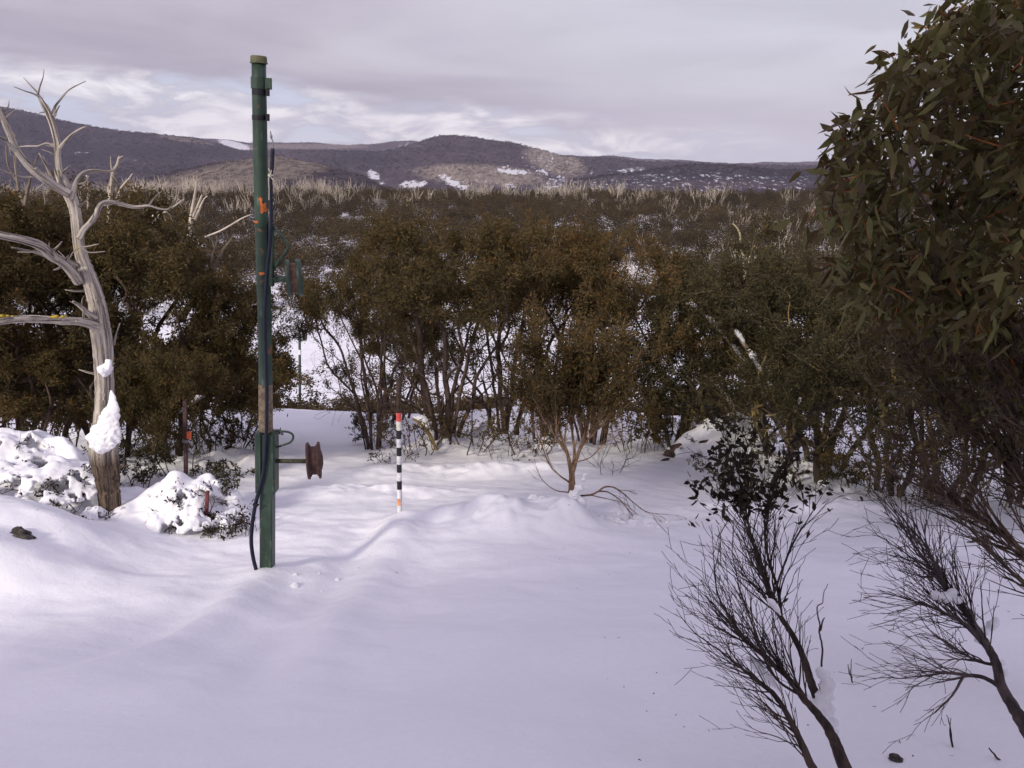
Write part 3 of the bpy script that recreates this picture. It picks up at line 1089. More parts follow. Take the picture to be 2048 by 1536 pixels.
a = Acc(); box_along(a, P(535, 1200, YP), P(535, 975, YP), 25 * mpp(YP, 1060), 25 * mpp(YP, 1060), 0.006)
part('lower_post', a, GREEN_R)
a = Acc()
box_along(a, P(534.5, 981, YP), P(533.5, 864, YP), 39 * mpp(YP, 920), 0.13, 0.008)
box_along(a, P(521, 980, YP - 0.07), P(520, 864, YP - 0.07), 0.012, 0.02, 0.003)
part('sleeve', a, GREEN)
a = Acc()
pp = [P(532, 866, YP), P(531, 760, YP), P(529.5, 640, YP), P(527, 560, YP), P(523.5, 450, YP), P(521, 330, YP), P(519.5, 240, YP), P(518.5, 190, YP), P(517.5, 122, YP)]
rr = [13.2 * u, 13.2 * u, 13.2 * u, 13.3 * u, 13.2 * mpp(YP, 500), 14 * mpp(YP, 400), 14.1 * mpp(YP, 300), 14.2 * mpp(YP, 200), 14.2 * mpp(YP, 150)]
V, Fc, g = sweep(pp, rr, 28); a.add(V, Fc, g)
part('upper_post', a, m_green_paint(0.8, 'upper green paint'), smooth=True)
a = Acc(); V, Fc, g = sweep([P(531.8, 862, YP), P(531, 768, YP)], [13.9 * u, 13.7 * u], 28, cap=False); a.add(V, Fc, g)
part('bare_steel_band', a, RUSTY_TAN, smooth=True)
a = Acc()
u2 = mpp(YP, 120)
lathe(a, P(517.7, 127, YP), P(517.3, 112, YP), [(0, 0.0), (0, 17.4 * u2), (0.006, 17.4 * u2), (0.007, 16.3 * u2), (12 * u2, 16.0 * u2), (14 * u2, 14.5 * u2), (14.6 * u2, 0)])
part('cap', a, CAPM)
a = Acc()
lathe(a, P(518.4, 178, YP), P(517.9, 153, YP), [(0, 14.6 * u2), (0, 16.2 * u2), (22 * u2, 16.2 * u2), (22 * u2, 14.6 * u2)])
box_along(a, P(537, 179, YP - 0.03), P(536.5, 156, YP - 0.03), 14 * u2, 0.012, 0.003)
part('bracket', a, GREEN)
for (ya, yb) in ((191, 179), (241, 231)):
    a = Acc()
    lathe(a, P(519.5, ya, YP), P(519.2, yb, YP), [(0, 14.2 * u2), (0.001, 15.3 * u2), ((ya - yb) * u2, 15.3 * u2), ((ya - yb) * u2 + .001, 14.2 * u2)])
    box_along(a, P(535.5, ya + 1, YP - .03), P(535.5, yb - 3, YP - .03), 6 * u2, 0.03, 0.003)
    part('strap', a, BLACK)
u3 = mpp(YP, 500)
for yy_ in (452, 570, 637):
    a = Acc()
    xc = np.interp(yy_, [450, 640], [523.5, 529.5])
    lathe(a, P(xc, yy_ + 1.5, YP), P(xc, yy_ - 1.5, YP), [(0, 13 * u3), (0.002, 15.2 * u3), (2.6 * u3, 15.2 * u3), (3 * u3, 13 * u3)])
    part('weld_ring', a, GREEN)
a = Acc(); box_along(a, P(543, 572, YP), P(543, 446, YP), 9 * u3, 0.05, 0.004)
part('backing_bar', a, GREEN)
a = Acc()
pl, rl = catmull([P(546, 452, YP), P(562, 472, YP), P(576.5, 493, YP), P(563, 515, YP), P(548, 536, YP)], 5, [3.2 * u3] * 5)
V, Fc, g = sweep(pl, rl, 10); a.add(V, Fc, g)
part('stay', a, GREEN, smooth=True)
a = Acc()
pl, rl = catmull([P(548, 862.5, YP), P(562, 862.5, YP), P(576, 864, YP), P(585, 869, YP), P(586, 877, YP), P(580, 885, YP), P(567, 890, YP), P(552, 895, YP)], 4, [2.2 * u] * 8)
V, Fc, g = sweep(pl, rl, 10); a.add(V, Fc, g)
part('hook', a, m_green_paint(0.9, 'chipped green rod'), smooth=True)
# lower pulley
a = Acc(); V, Fc, g = sweep([P(545, 922, YP), P(628, 922.5, YP)], [4.6 * u, 4.6 * u], 16); a.add(V, Fc, g)
part('axle', a, m_rust('rusty green axle', (0.05, 0.05, 0.03)), smooth=True)
a = Acc()
c0 = P(614.2, 922, YP); c1 = P(645, 921.5, YP) + np.array([0, 0.022, 0])
uu = mpp(YP, 920)
prof = [(0, 8), (0, 36), (3, 37.5), (4.5, 37.0), (5.2, 33), (7, 32.2), (8.5, 28.5), (18, 28.5), (19.5, 32), (21.5, 33), (22, 36.8), (23.5, 37.5), (26, 36), (26.5, 22), (28.5, 19), (31, 9), (31.2, 0)]
lathe(a, c0, c1, [(t * uu, r * uu) for t, r in prof], 48)
wh = part('pulley_wheel', a, RUST)
# upper pulley with green flanges
a = Acc(); V, Fc, g = sweep([P(540, 559, YP), P(590, 557, YP)], [6.2 * u3, 6.2 * u3], 16); a.add(V, Fc, g)
part('axle', a, GREEN, smooth=True)
a = Acc()
c0 = P(572.5, 557, YP) + np.array([0, 0.0, 0]); c1 = P(606, 556, YP) + np.array([0, 0.028, 0])
uu = mpp(YP, 556)
lathe(a, c0, c1, [(9 * uu, 8 * uu), (9 * uu, 33 * uu), (10 * uu, 30 * uu), (20 * uu, 30 * uu), (21 * uu, 33 * uu), (21 * uu, 8 * uu)], 48)
wheel2 = part('pulley_wheel', a, m_rust('rusty pulley groove', (0.10, 0.055, 0.04)))
for t0, t1 in ((0, 9), (21, 31)):
    a = Acc()
    lathe(a, c0, c1, [(t0 * uu, 6 * uu), (t0 * uu, 35 * uu), ((t0 + 1) * uu, 37 * uu), ((t1 - 1) * uu, 37 * uu), (t1 * uu, 35 * uu), (t1 * uu, 6 * uu)], 48)
    local(a, base)
    link('flange', a.mesh('flange', GREEN_R), wheel2)
# sprayed paint spots, thin raised dabs of paint on the tube
def dab(px, py, w_, h_, seed):
    rng = np.random.default_rng(seed)
    xc = np.interp(py, [120, 240, 330, 450, 560, 640, 866], [517.5, 519.5, 521, 523.5, 527, 529.5, 532])
    rad = 14.2 * mpp(YP, py) if py < 600 else 13.4 * mpp(YP, py)
    n = 14
    th = np.arange(n) / n * 2 * math.pi
    k = 1 + 0.45 * rng.uniform(-1, 1, n)
    dx = (px - xc) * mpp(YP, py)
    X_ = dx + np.cos(th) * w_ * k * 0.5 * mpp(YP, py); Z_ = np.sin(th) * h_ * k * 0.5 * mpp(YP, py)
    c = P(xc, py, YP)
    pts = [[c[0] + x, c[1] - math.sqrt(max(1e-6, (rad + .0012) ** 2 - min(abs(x), rad * .98) ** 2)), c[2] + z] for x, z in zip(X_, Z_)]
    m0 = np.mean(pts, 0); m0[1] = c[1] - math.sqrt(max(1e-6, (rad + .0016) ** 2 - min(abs(dx), rad * .98) ** 2))
    pts = np.array(pts + [m0.tolist()])
    a_ = Acc(); a_.add(pts, np.array([[k_, (k_ + 1) % n, n] for k_ in range(n)]))
    part('orange_paint_mark', a_, ORANGE)
dab(525, 399, 6, 11, 1); dab(529.5, 415, 14, 22, 2); dab(515, 443, 14, 5, 3); dab(527, 545, 10, 6, 4)

# cable clipped to the pole
cable = thing('power_cable', P(521, 1165, YP - .1), 'black cable running down the green tow pole and bowing into the snow', 'cable')
a = Acc()
cp = [(545.5, 297), (544, 330), (541.5, 370), (541.5, 410), (541.5, 450), (538.5, 500), (535, 530), (531, 585), (529.5, 637), (530.5, 690), (533, 770), (532.5, 850), (531, 890), (527, 940), (518.5, 976), (510, 1008), (503.5, 1048), (501.5, 1087), (508, 1128), (521, 1166), (530, 1190)]
pts = [P(x, y, YP - 0.085) for x, y in cp]
pl, rl = catmull(pts, 6, [2.9 * u] * len(pts)); rl[:8] *= 1.25
V, Fc, g = sweep(pl, rl, 12); a.add(V, Fc, g)
pts = [P(x + (2.5 if y < 960 else 3.5), y, YP - 0.078) for x, y in cp[2:]]
pl, rl = catmull(pts, 6, [1.7 * u] * len(pts))
V, Fc, g = sweep(pl, rl, 8); a.add(V, Fc, g)
cb = P(521, 1165, YP - .1)
part('cable', a, m_plain('blue black cable', (0.014, 0.016, 0.034), 0.45), cable, cb, True)
a = Acc()
pl, rl = catmull([P(546, 298, YP - .085), P(545.5, 283, YP - .085), P(542, 274, YP - .085), P(541, 262, YP - .085)], 5, [1.1 * u] * 4)
V, Fc, g = sweep(pl, rl, 8); a.add(V, Fc, g)
lump(a, P(542.5, 273, YP - .085), 3 * u, 3, 1, 0.1, (0.8, .8, 1.5))
part('lead', a, METAL, cable, cb, True)
a = Acc()
for k_, (x0, y0, x1, y1) in enumerate(((537, 337, 543, 352), (543, 340, 538, 356), (541, 352, 548, 349), (541, 354, 549, 364), (537, 356, 538, 400), (540, 352, 536, 350))):
    V, Fc, g = sweep([P(x0, y0, YP - .095), P((x0 + x1) / 2 + 1, (y0 + y1) / 2, YP - .1), P(x1, y1, YP - .095)], [1.1 * u] * 3, 6); a.add(V, Fc, g)
lump(a, P(540, 351, YP - .1), 3.6 * u, 4, 1, 0.3)
part('rope_tie', a, ROPE, cable, cb, True)
a = Acc()
box_along(a, P(505.5, 1009, YP - .1), P(518, 1009, YP - .1), 3 * u, 3 * u, 0.001)
lathe(a, P(511.5, 1013, YP - .085), P(510, 1005, YP - .085), [(0, 3 * u), (0, 5 * u), (7 * u, 5 * u), (7 * u, 3 * u)], 16)
part('clip', a, BLACK, cable, cb)

# the next pole down the line
YF = 31.0
uf = mpp(YF, 740)
fb = P(600, 900, YF)
fp = thing('tow_pole', (fb[0], fb[1], hz1(fb[0], YF)), 'distant green tow pole with white band in snowy clearing below', 'pole')
fbl = np.array([fb[0], fb[1], hz1(fb[0], YF)])
a = Acc()
V, Fc, g = sweep([fbl + [0, 0, -.3], P(600, 800, YF), P(599, 656, YF)], [2.6 * uf] * 3, 14); a.add(V, Fc, g)
part('post', a, GREEN, fp, fbl, True)
a = Acc(); lathe(a, P(599.6, 709, YF), P(599.6, 699, YF), [(0, 2 * uf), (0.001, 3.1 * uf), (10 * uf, 3.1 * uf), (10 * uf + .001, 2 * uf)], 14)
part('white_band', a, m_plain('white paint', (0.8, 0.8, 0.8)), fp, fbl)
a = Acc(); box_along(a, P(601, 663, YF), P(611, 664, YF), 1.6 * uf, 1.6 * uf, .005)
part('arm', a, GREEN, fp, fbl)
a = Acc(); box_along(a, P(601, 673, YF), P(611, 673, YF), 1.6 * uf, 1.6 * uf, .005)
part('arm', a, GREEN, fp, fbl)
a = Acc(); lathe(a, P(607.5, 671, YF), P(612, 671, YF), [(0, 0), (0, 11 * uf), (1.5 * uf, 8.5 * uf), (3 * uf, 8.5 * uf), (4.5 * uf, 11 * uf), (4.5 * uf, 0)], 20)
part('pulley_wheel', a, GREEN, fp, fbl)

# ------------------------------------------------------------------ marker pole
YM = 7.2
um = mpp(YM, 930)
mb = P(799.7, 1042, YM)
mk = thing('marker_pole', mb, 'black and white banded marker pole with a red top standing in snow', 'pole')
WH = m_plain('white tape', (0.72, 0.72, 0.73), 0.5); BK = m_plain('black tape', (0.022, 0.022, 0.026), 0.4)
RD = m_plain('faded red tape', (0.70, 0.10, 0.085), 0.5); BR = m_rust('brown rusty rod', (0.050, 0.030, 0.020)); CRM = m_plain('cream tape', (0.70, 0.70, 0.60), 0.5)
bands = [(1100, 1028, 1), (1028, 978, 0), (978, 961, 1), (961, 944, 0), (944, 928, 1), (928, 911, 0), (911, 894, 1), (894, 877, 0), (877, 860, 1), (860, 842, 4), (842, 825, 2)]
a = Acc()
for lo_, hi_, mi_ in bands:
    xa = np.interp(lo_, [825, 1042], [797.2, 799.7]); xb = np.interp(hi_, [825, 1042], [797.2, 799.7])
    r_ = 4.9 * um + (0.0006 if mi_ in (1,) else 0)
    V, Fc, g = sweep([P(xa, lo_, YM), P(xb, hi_, YM)], [r_, r_], 20, cap=(mi_ == 2)); a.add(V, Fc, g, mi=mi_)
part('shaft', a, [WH, BK, RD, BR, CRM], mk, mb, False)
a = Acc()
V, Fc, g = sweep([P(797.2, 826, YM), P(796.8, 757, YM)], [4.5 * um, 4.3 * um], 16); a.add(V, Fc, g)
part('rod', a, BR, mk, mb, True)
a = Acc()
n = 12; th = np.linspace(-0.9, 0.5, n)
cx = P(799.0, 1003, YM)
r_ = 5.0 * um + .0012
V = np.array([[cx[0] + r_ * math.sin(t_), cx[1] - r_ * math.cos(t_), cx[2] + z_ + 0.003 * math.sin(9 * t_)] for z_ in (-7 * um, 7.5 * um) for t_ in th])
a.add(V, np.array([[k, k + 1, n + k + 1, n + k] for k in range(n - 1)]))
part('orange_sticker', a, m_plain('torn orange sticker', (0.75, 0.30, 0.12), 0.6), mk, mb)

# ------------------------------------------------------------------ little posts at left
g0 = P(371, 940, 8.9)
fpst = thing('fence_post', g0, 'thin rusty steel post with an orange cap standing left of the tow pole', 'post')
a = Acc(); box_along(a, P(372, 955, 8.9), P(370, 800, 8.9), 7 * mpp(8.9), 7 * mpp(8.9), .003)
part('post', a, m_rust('purple brown steel', (0.065, 0.035, 0.035)), fpst, g0)
a = Acc(); box_along(a, P(378, 877, 8.85), P(378, 864, 8.85), 8 * mpp(8.9), .04, .006)
part('insulator', a, m_plain('orange plastic', (0.75, 0.16, 0.05), .5), fpst, g0)
a = Acc(); lathe(a, P(370.5, 884, 8.9), P(370.5, 877, 8.9), [(0, .02), (0, .034), (.035, .034), (.035, .02)], 12)
part('collar', a, METAL, fpst, g0)
g1 = P(414, 1014, 6.95)
a = Acc(); box_along(a, P(413, 1030, 6.95), P(415, 982, 6.95), 6.5 * mpp(6.95), 6 * mpp(6.95), .002)
local(a, g1)
tag(link('stake', a.mesh('stake', m_rust('dark red stake', (0.12, 0.03, 0.03))), None, g1), 'short dark red stake sticking out of the snow mound', 'stake')


# ------------------------------------------------------------------ dead trees traced limb by limb
def traced_tree(name, label, cat, yy, limbs, material, dz=0.0, trunk_ridge=0.24, seed=1, sides=20, twigs=True, group=None, jit=0.0):
    rng = np.random.default_rng(seed)
    x0, y0 = limbs[0][0][0][:2]
    b = P(x0, y0, yy)
    t = thing(name, b, label, cat, group)
    tr = None
    for li, (pts, dy) in enumerate(limbs):
        q = np.array([P(x, y, yy + dy[0] + (dy[1] - dy[0]) * k / (len(pts) - 1)) for k, (x, y, w_) in enumerate(pts)])
        r_ = np.array([w_ * 0.41 * mpp(yy, y) for x, y, w_ in pts])
        big = r_.max() > 0.02
        q, r_ = catmull(q, 8 if big else 4, r_)
        r_ = r_ * (1 + 0.025 * rng.normal(0, 1, len(r_)))
        if jit: q[1:-1] += rng.normal(0, jit * r_.mean(), (len(q) - 2, 3))
        a = Acc()
        V, Fc, g = sweep(q, r_, (sides * 2 if li == 0 else sides) if big else 8, True, trunk_ridge if big else 0.05)
        a.add(V, Fc, g)
        if material is DEAD and big:
            for _ in range(int(2 + len(q) / 22)):
                ki = rng.integers(3, len(q) - 2); tdir = norm(q[ki + 1] - q[ki])
                n_ = norm(np.cross(tdir, rng.normal(0, 1, 3)) * np.array([1, .5, 1])); dd = norm(n_ + tdir * rng.uniform(.2, .9))
                l_ = rng.uniform(.04, .16); r0_ = min(r_[ki] * .3, .012)
                V, Fc, g = sweep([q[ki] + n_ * r_[ki] * .6, q[ki] + n_ * r_[ki] + dd * l_ * .5, q[ki] + n_ * r_[ki] + dd * l_ + rng.normal(0, .01, 3)], [r0_, r0_ * .8, r0_ * .35], 7)
                a.add(V, Fc, g)
        local(a, b)
        o_ = link('trunk' if li == 0 else 'limb', a.mesh('limb', material, grain=True), t if li == 0 else tr)
        if li == 0: tr = o_
    return t, b, tr


YD = 7.2
limbs = [
    ([(224, 1075, 66), (222, 1045, 58), (220, 1010, 50), (217, 980, 50), (214, 950, 56), (208, 915, 66), (206, 890, 64), (207, 850, 50), (209, 810, 43), (209, 775, 41), (207, 735, 42), (205, 690, 45), (199, 650, 46), (195, 615, 40), (186, 580, 38), (176, 550, 35), (165, 520, 30), (158, 490, 26), (155, 465, 25), (152, 435, 24), (147, 410, 25), (137, 385, 27), (125, 362, 24), (117, 340, 17), (115, 315, 14), (115, 290, 14), (110, 268, 13), (105, 248, 14), (97, 228, 13), (86, 208, 10), (79, 194, 8)], (0, 0.1)),
    ([(82, 200, 8), (75, 186, 5), (62, 172, 4), (47, 155, 2)], (0.1, 0.2)),
    ([(76, 188, 5), (80, 172, 3.5), (86, 155, 2.5), (88, 138, 1.5)], (0.1, 0.0)),
    ([(78, 193, 6), (66, 187, 4), (50, 182, 3), (27, 173, 2)], (0.1, -.1)),
    ([(104, 242, 10), (106, 226, 9), (111, 212, 6), (121, 199, 5), (133, 184, 4), (145, 175, 3.5), (172, 162, 1.5)], (0.1, 0.4)),
    ([(108, 232, 9), (113, 221, 5), (119, 211, 3)], (0.1, 0.1)),
    ([(101, 226, 5), (97, 214, 3.5), (90, 206, 3), (84, 198, 3)], (0.1, 0.1)),
    ([(116, 302, 10), (126, 288, 8), (140, 273, 7), (158, 259, 5), (176, 252, 1.5)], (0.1, -.2)),
    ([(114, 293, 8), (102, 288, 5), (92, 286, 4), (75, 292, 4), (55, 292, 3.5), (34, 294, 2)], (0.1, .3)),
    ([(138, 388, 22), (120, 378, 20), (104, 368, 20), (88, 357, 20), (72, 345, 20), (56, 330, 18), (42, 313, 16), (30, 294, 16), (21, 272, 15), (11, 248, 15), (2, 224, 10), (-6, 205, 3)], (0, -.5)),
    ([(30, 300, 12), (16, 286, 7), (0, 274, 5), (-20, 266, 3)], (-.4, -.6)),
    ([(66, 354, 5), (45, 354, 4), (28, 350, 4), (0, 339, 3), (-20, 330, 2)], (-.2, -.5)),
    ([(112, 374, 10), (103, 356, 9), (96, 338, 7), (88, 322, 6), (78, 306, 3)], (0, -.1)),
    ([(94, 334, 6), (90, 322, 5), (87, 311, 2)], (0, 0)),
    ([(141, 398, 14), (147, 382, 11), (151, 366, 10), (160, 351, 9), (173, 343, 8), (190, 341, 7), (208, 343, 7), (224, 341, 6), (233, 334, 4), (238, 325, 2)], (0, .2)),
    ([(158, 368, 4), (172, 363, 3), (178, 352, 2.5)], (0, -.1)),
    ([(158, 478, 14), (167, 460, 14), (180, 446, 13), (192, 430, 13), (197, 416, 12), (206, 406, 11), (222, 404, 11), (245, 409, 10), (270, 414, 9), (297, 412, 7), (316, 417, 6), (334, 419, 5), (346, 409, 2)], (0, .5)),
    ([(296, 413, 5), (304, 402, 4), (312, 392, 3), (322, 384, 2)], (.4, .6)),
    ([(158, 562, 26), (142, 541, 24), (124, 524, 22), (104, 512, 24), (88, 497, 22), (70, 487, 20), (38, 478, 18), (0, 470, 17), (-50, 455, 15), (-110, 452, 10)], (0, -.9)),
    ([(152, 530, 14), (135, 522, 12), (108, 512, 10)], (0, -.15)),
    ([(92, 512, 8), (70, 505, 6), (48, 500, 5), (24, 495, 3)], (-.15, -.5)),
    ([(102, 512, 4), (99, 498, 3), (98, 486, 1.5)], (-.15, -.2)),
    ([(196, 652, 30), (174, 645, 22), (150, 642, 18), (125, 642, 18), (90, 639, 17), (60, 638, 17), (25, 640, 15), (0, 644, 14), (-60, 655, 12)], (0, -.8)),
    ([(190, 636, 18), (176, 626, 13), (160, 612, 10), (146, 603, 6)], (-.03, -.2)),
    ([(139, 518, 2.5), (146, 505, 3), (158, 496, 3), (175, 493, 3), (197, 488, 2)], (-.1, -.12)),
    ([(166, 497, 4), (180, 505, 3), (210, 503, 2)], (0, 0)),
    ([(228, 690, 5), (232, 670, 4), (240, 646, 2)], (0.05, 0.1)),
]
dt, db, dtr = traced_tree('dead_tree', 'big bleached twisted dead tree with bare limbs and snow on its trunk', 'tree', YD, limbs, DEAD, sides=20)
a = Acc()
def trunk_snow(a, x0, y0, x1, y1, w0, w1, yy, seed, n=16):
    rng = np.random.default_rng(seed)
    for k in range(n):
        f = k / (n - 1)
        x = x0 + (x1 - x0) * f; y = y0 + (y1 - y0) * f
        wq = (w0 + (w1 - w0) * f) * mpp(yy, y)
        for j in range(3):
            lump(a, P(x, y, yy) + np.array([rng.uniform(-.35, .35) * wq, rng.uniform(-.02, .02), rng.uniform(-.015, .015)]), wq * rng.uniform(0.40, 0.58), seed + k * 3 + j, 2, 0.5, (1, 0.75, 1), 2.6)
trunk_snow(a, 216, 722, 213, 742, 9, 20, YD - .10, 11, 5)
snow_obj('snow_patch', a, dt, db, 0.010, 2)
a = Acc()
wd = [(222, 780, 4), (225, 796, 14), (224, 815, 24), (219, 838, 38), (213, 860, 50), (208, 880, 58), (209, 892, 48), (214, 899, 20)]
q = np.array([P(x, y, YD - .17 - .0006 * w_) for x, y, w_ in wd]); r_ = np.array([w_ * .5 * mpp(YD, y) for x, y, w_ in wd])
q, r_ = catmull(q, 8, r_)
V, Fc, g = sweep(q, r_, 36)
dv = V - np.repeat(q, 36, 0)
kk_ = fbm(V[:, 0] * 20, V[:, 2] * 20 + V[:, 1] * 14, 5, 5, .66)[:, None]
V = np.repeat(q, 36, 0) + dv * (1 + .36 * kk_) * np.array([1, .45, 1])
a.add(V, Fc, g)
snow_obj('snow_patch', a, dt, db, 0.006, 1)
# yellow lichen on top of the lowest limb
a = Acc()
rng = np.random.default_rng(4)
for k in range(26):
    x = rng.uniform(-30, 60) if k % 3 else rng.uniform(90, 135)
    lump(a, P(x, 632 + rng.uniform(-1, 3), YD - .45 + rng.uniform(-.03, .03)), rng.uniform(.008, .02), k, 1, 0.5, (1.6, 1, .7))
local(a, db)
link('lichen', a.mesh('lichen', m_plain('yellow lichen', (0.40, 0.30, 0.04), 0.9)), dt)['kind'] = 'stuff'

traced_tree('dead_tree', 'thin grey dead tree poking above bushes at the far left', 'tree', 11.0, [
    ([(46, 470, 14), (48, 430, 12), (52, 398, 10), (60, 360, 5), (66, 336, 4), (78, 306, 2)], (0, 0)),
    ([(50, 410, 9), (38, 388, 7), (22, 376, 5), (4, 369, 3)], (0, 0)),
    ([(40, 395, 6), (34, 360, 5), (30, 330, 4), (28, 310, 3)], (0, 0)),
    ([(34, 365, 4), (16, 330, 4), (12, 290, 3)], (0, 0)),
    ([(32, 350, 3), (31, 300, 4), (30, 268, 3)], (0, .2)),
    ([(92, 440, 4), (90, 400, 4), (85, 380, 2)], (0, 0))], BARK_GREY, seed=5, sides=10)
traced_tree('dead_tree', 'pale broken dead trunk standing behind the bush right of the big dead tree', 'tree', 11.5, [
    ([(218, 470, 12), (220, 400, 10), (223, 370, 9), (226, 345, 8), (234, 330, 6), (237, 318, 4), (246, 312, 2)], (0, 0)),
    ([(226, 348, 5), (222, 330, 3), (221, 313, 2)], (0, 0)),
    ([(216, 385, 5), (217, 370, 3)], (0, 0)),
    ([(236, 318, 4), (238, 312, 2)], (0, 0)),
    ([(232, 400, 5), (242, 376, 5), (256, 360, 4), (265, 347, 2)], (0, 0)),
    ([(176, 420, 5), (176, 372, 4), (173, 350, 3)], (0, 0))], BARK_PALE, seed=6, sides=10)
traced_tree('dead_tree', 'leaning grey dead tree among bushes just left of the tow pole', 'tree', 11.8, [
    ([(362, 640, 18), (378, 612, 15), (395, 588, 14), (412, 566, 13), (425, 545, 12), (436, 520, 9), (446, 500, 7), (458, 484, 4), (470, 468, 2)], (0, 0)),
    ([(420, 556, 8), (421, 530, 7), (424, 510, 5), (432, 488, 4), (434, 470, 2)], (0, 0)),
    ([(405, 582, 6), (425, 570, 5), (450, 561, 5), (478, 557, 4), (500, 549, 3), (516, 546, 2)], (0, 0)),
    ([(430, 500, 3), (422, 480, 3), (410, 470, 2)], (0, .2))], BARK_GREY, seed=7, sides=12)
traced_tree('dead_tree', 'bleached forked dead trunks rising behind bushes left of the tow pole', 'tree', 15.0, [
    ([(378, 480, 10), (382, 437, 9), (387, 405, 7), (391, 380, 5), (393, 365, 3)], (0, 0)),
    ([(384, 440, 7), (396, 410, 6), (404, 390, 4)], (0, 0)),
    ([(390, 440, 8), (400, 415, 5), (408, 398, 3), (415, 392, 2)], (0, 0)),
    ([(296, 445, 7), (308, 430, 5), (322, 415, 4)], (0, 0)),
    ([(303, 445, 8), (320, 430, 6), (340, 418, 5), (355, 408, 4), (366, 399, 2)], (0, 0)),
    ([(410, 474, 4), (440, 462, 4), (465, 448, 4), (485, 436, 3), (502, 429, 2)], (0, 0))], BARK_PALE, seed=8, sides=10)
traced_tree('dead_tree', 'two bare pale sticks rising from green bushes right of centre', 'tree', 12.4, [
    ([(1489, 560, 6), (1487, 515, 6), (1481, 495, 5), (1480, 470, 4.5), (1474, 456, 4), (1466, 447, 2)], (0, 0)),
    ([(1498, 560, 4), (1499, 515, 4), (1506, 500, 4), (1511, 486, 3)], (0, 0)),
    ([(1487, 515, 4), (1484, 505, 3), (1482, 500, 2)], (0, 0))], m_bark('yellowed dead sticks', (0.30, 0.25, 0.15), (0.52, 0.46, 0.30), 5), seed=9, sides=8)

# ------------------------------------------------------------------ snow gum prototypes (near tree line)
PROTO = {}
def proto(key, **kw):
    PROTO[key] = make_plant(**kw)
    return PROTO[key]
proto('A', rbase=.045, tip=.0026, bare_frac=.55, seed=11, H=3.6, R=1.75, lo=0.60, stems=10, nclump=38, nt=600, leafn=42000, bark=BARK_BROWN, leaf=LEAF_BROWN, orange=0.06)
proto('B', rbase=.042, tip=.0026, bare_frac=.5, seed=12, H=3.4, R=1.55, lo=0.54, stems=8, nclump=32, nt=560, leafn=36000, bark=BARK_BROWN, leaf=LEAF_OLIVE, orange=0.05)
proto('C', tip=.0026, bare_frac=.4, seed=13, H=3.7, R=1.6, lo=0.36, stems=8, nclump=32, nt=540, leafn=36000, bark=BARK_YEL, leaf=LEAF_GREEN, orange=0.05, rbase=.055)
proto('D', rbase=.05, tip=.0028, seed=14, H=3.3, R=1.4, lo=0.30, stems=6, nclump=30, nt=500, leafn=42000, bark=BARK_BROWN, leaf=LEAF_OLIVE, orange=0.07)
proto('E', tip=.0026, bare_frac=.4, seed=15, H=3.8, R=1.5, lo=0.38, stems=5, nclump=26, nt=520, leafn=34000, bark=BARK_YEL, leaf=LEAF_GREEN, orange=0.12, lean=(-0.5, 0), rbase=.046)
proto('F', seed=16, H=2.6, R=1.15, lo=0.22, stems=6, nclump=26, nt=400, leafn=30000, bark=BARK_BROWN, leaf=LEAF_OLIVE, orange=0.10)

GUMS = 'snow gums of the near tree line'
used = {}
def place(key, px, yy, H, label, rz=None, W=None, row=None, name='snow_gum', cat='tree', group=GUMS, sink=0.0):
    Hp = {'A': 3.6, 'B': 3.4, 'C': 3.7, 'D': 3.3, 'E': 3.8, 'F': 2.6}[key]
    s = st(px, 850)[0]
    x = s * yy
    z = hz1(x, yy) - sink
    rz = (px * 0.013 + yy) % 6.28 if rz is None else rz
    k = H / Hp
    sc = (k if W is None else W, k if W is None else W, k)
    if key in used:
        return copy_thing(used[key], (x, yy, z), rz, sc, label, group)
    wm, lm, _ = PROTO[key]
    t = plant_thing(name, (wm, lm), (x, yy, z), label, cat, group, rz, ('trunk', 'crown'), sc)
    used[key] = t
    return t


# heights: top row -> metres
def htop(px, row, yy):
    s, t = st(px, row)
    return CAMZ + t * yy - hz1(s * yy, yy)

def gum(key, px, yy, row, label, W=None, **kw):
    return place(key, px, yy, htop(px, row, yy) * 1.02, label, W=W, **kw)

gum('B', -60, 9.8, 385, 'olive snow gum at the left edge behind the big dead tree')
gum('D', 90, 10.6, 392, 'rusty olive snow gum directly behind the big dead tree limbs')
gum('B', 215, 11.0, 372, 'tall dark snow gum just right of the big dead tree')
gum('D', 330, 10.4, 440, 'rounded dark snow gum between the dead tree and tow pole', W=1.0)
gum('F', 440, 10.6, 560, 'low dark snow gum just left of the tow pole', W=1.0)
gum('F', 352, 9.3, 610, 'small upright green gum sapling beside the thin steel post', W=0.62)
gum('D', 20, 9.6, 560, 'bushy snow gum low behind the snow mounds at far left', W=0.8)
gum('F', 150, 12.5, 600, 'shaded shrubby gum behind the dead tree trunk')
gum('F', 480, 12.6, 585, 'dark shrubby gum partly hidden by the tow pole', W=0.75)
gum('A', 745, 11.6, 500, 'wide olive snow gum right of the tow pole with bare lower stems', W=0.62)
gum('A', 885, 11.3, 432, 'tallest rusty brown snow gum in the centre with fanned dark stems', W=1.0)
gum('B', 1010, 12.6, 450, 'olive snow gum behind the centre pair of gums')
gum('A', 1185, 11.5, 470, 'rusty orange topped snow gum right of centre', W=0.86)
gum('B', 1090, 11.4, 445, 'orange tipped snow gum between the centre gum and small shrub', W=0.75)
gum('C', 1340, 11.9, 495, 'grey green snow gum leaning over the fallen log', W=0.86)
gum('C', 1455, 11.4, 468, 'dense green snow gum behind the fallen log', W=0.92)
gum('E', 1560, 10.3, 450, 'large green snow gum with yellowish trunks left of the near gum')
gum('C', 1650, 9.7, 430, 'broad snow gum with cream trunks behind the bare branches')
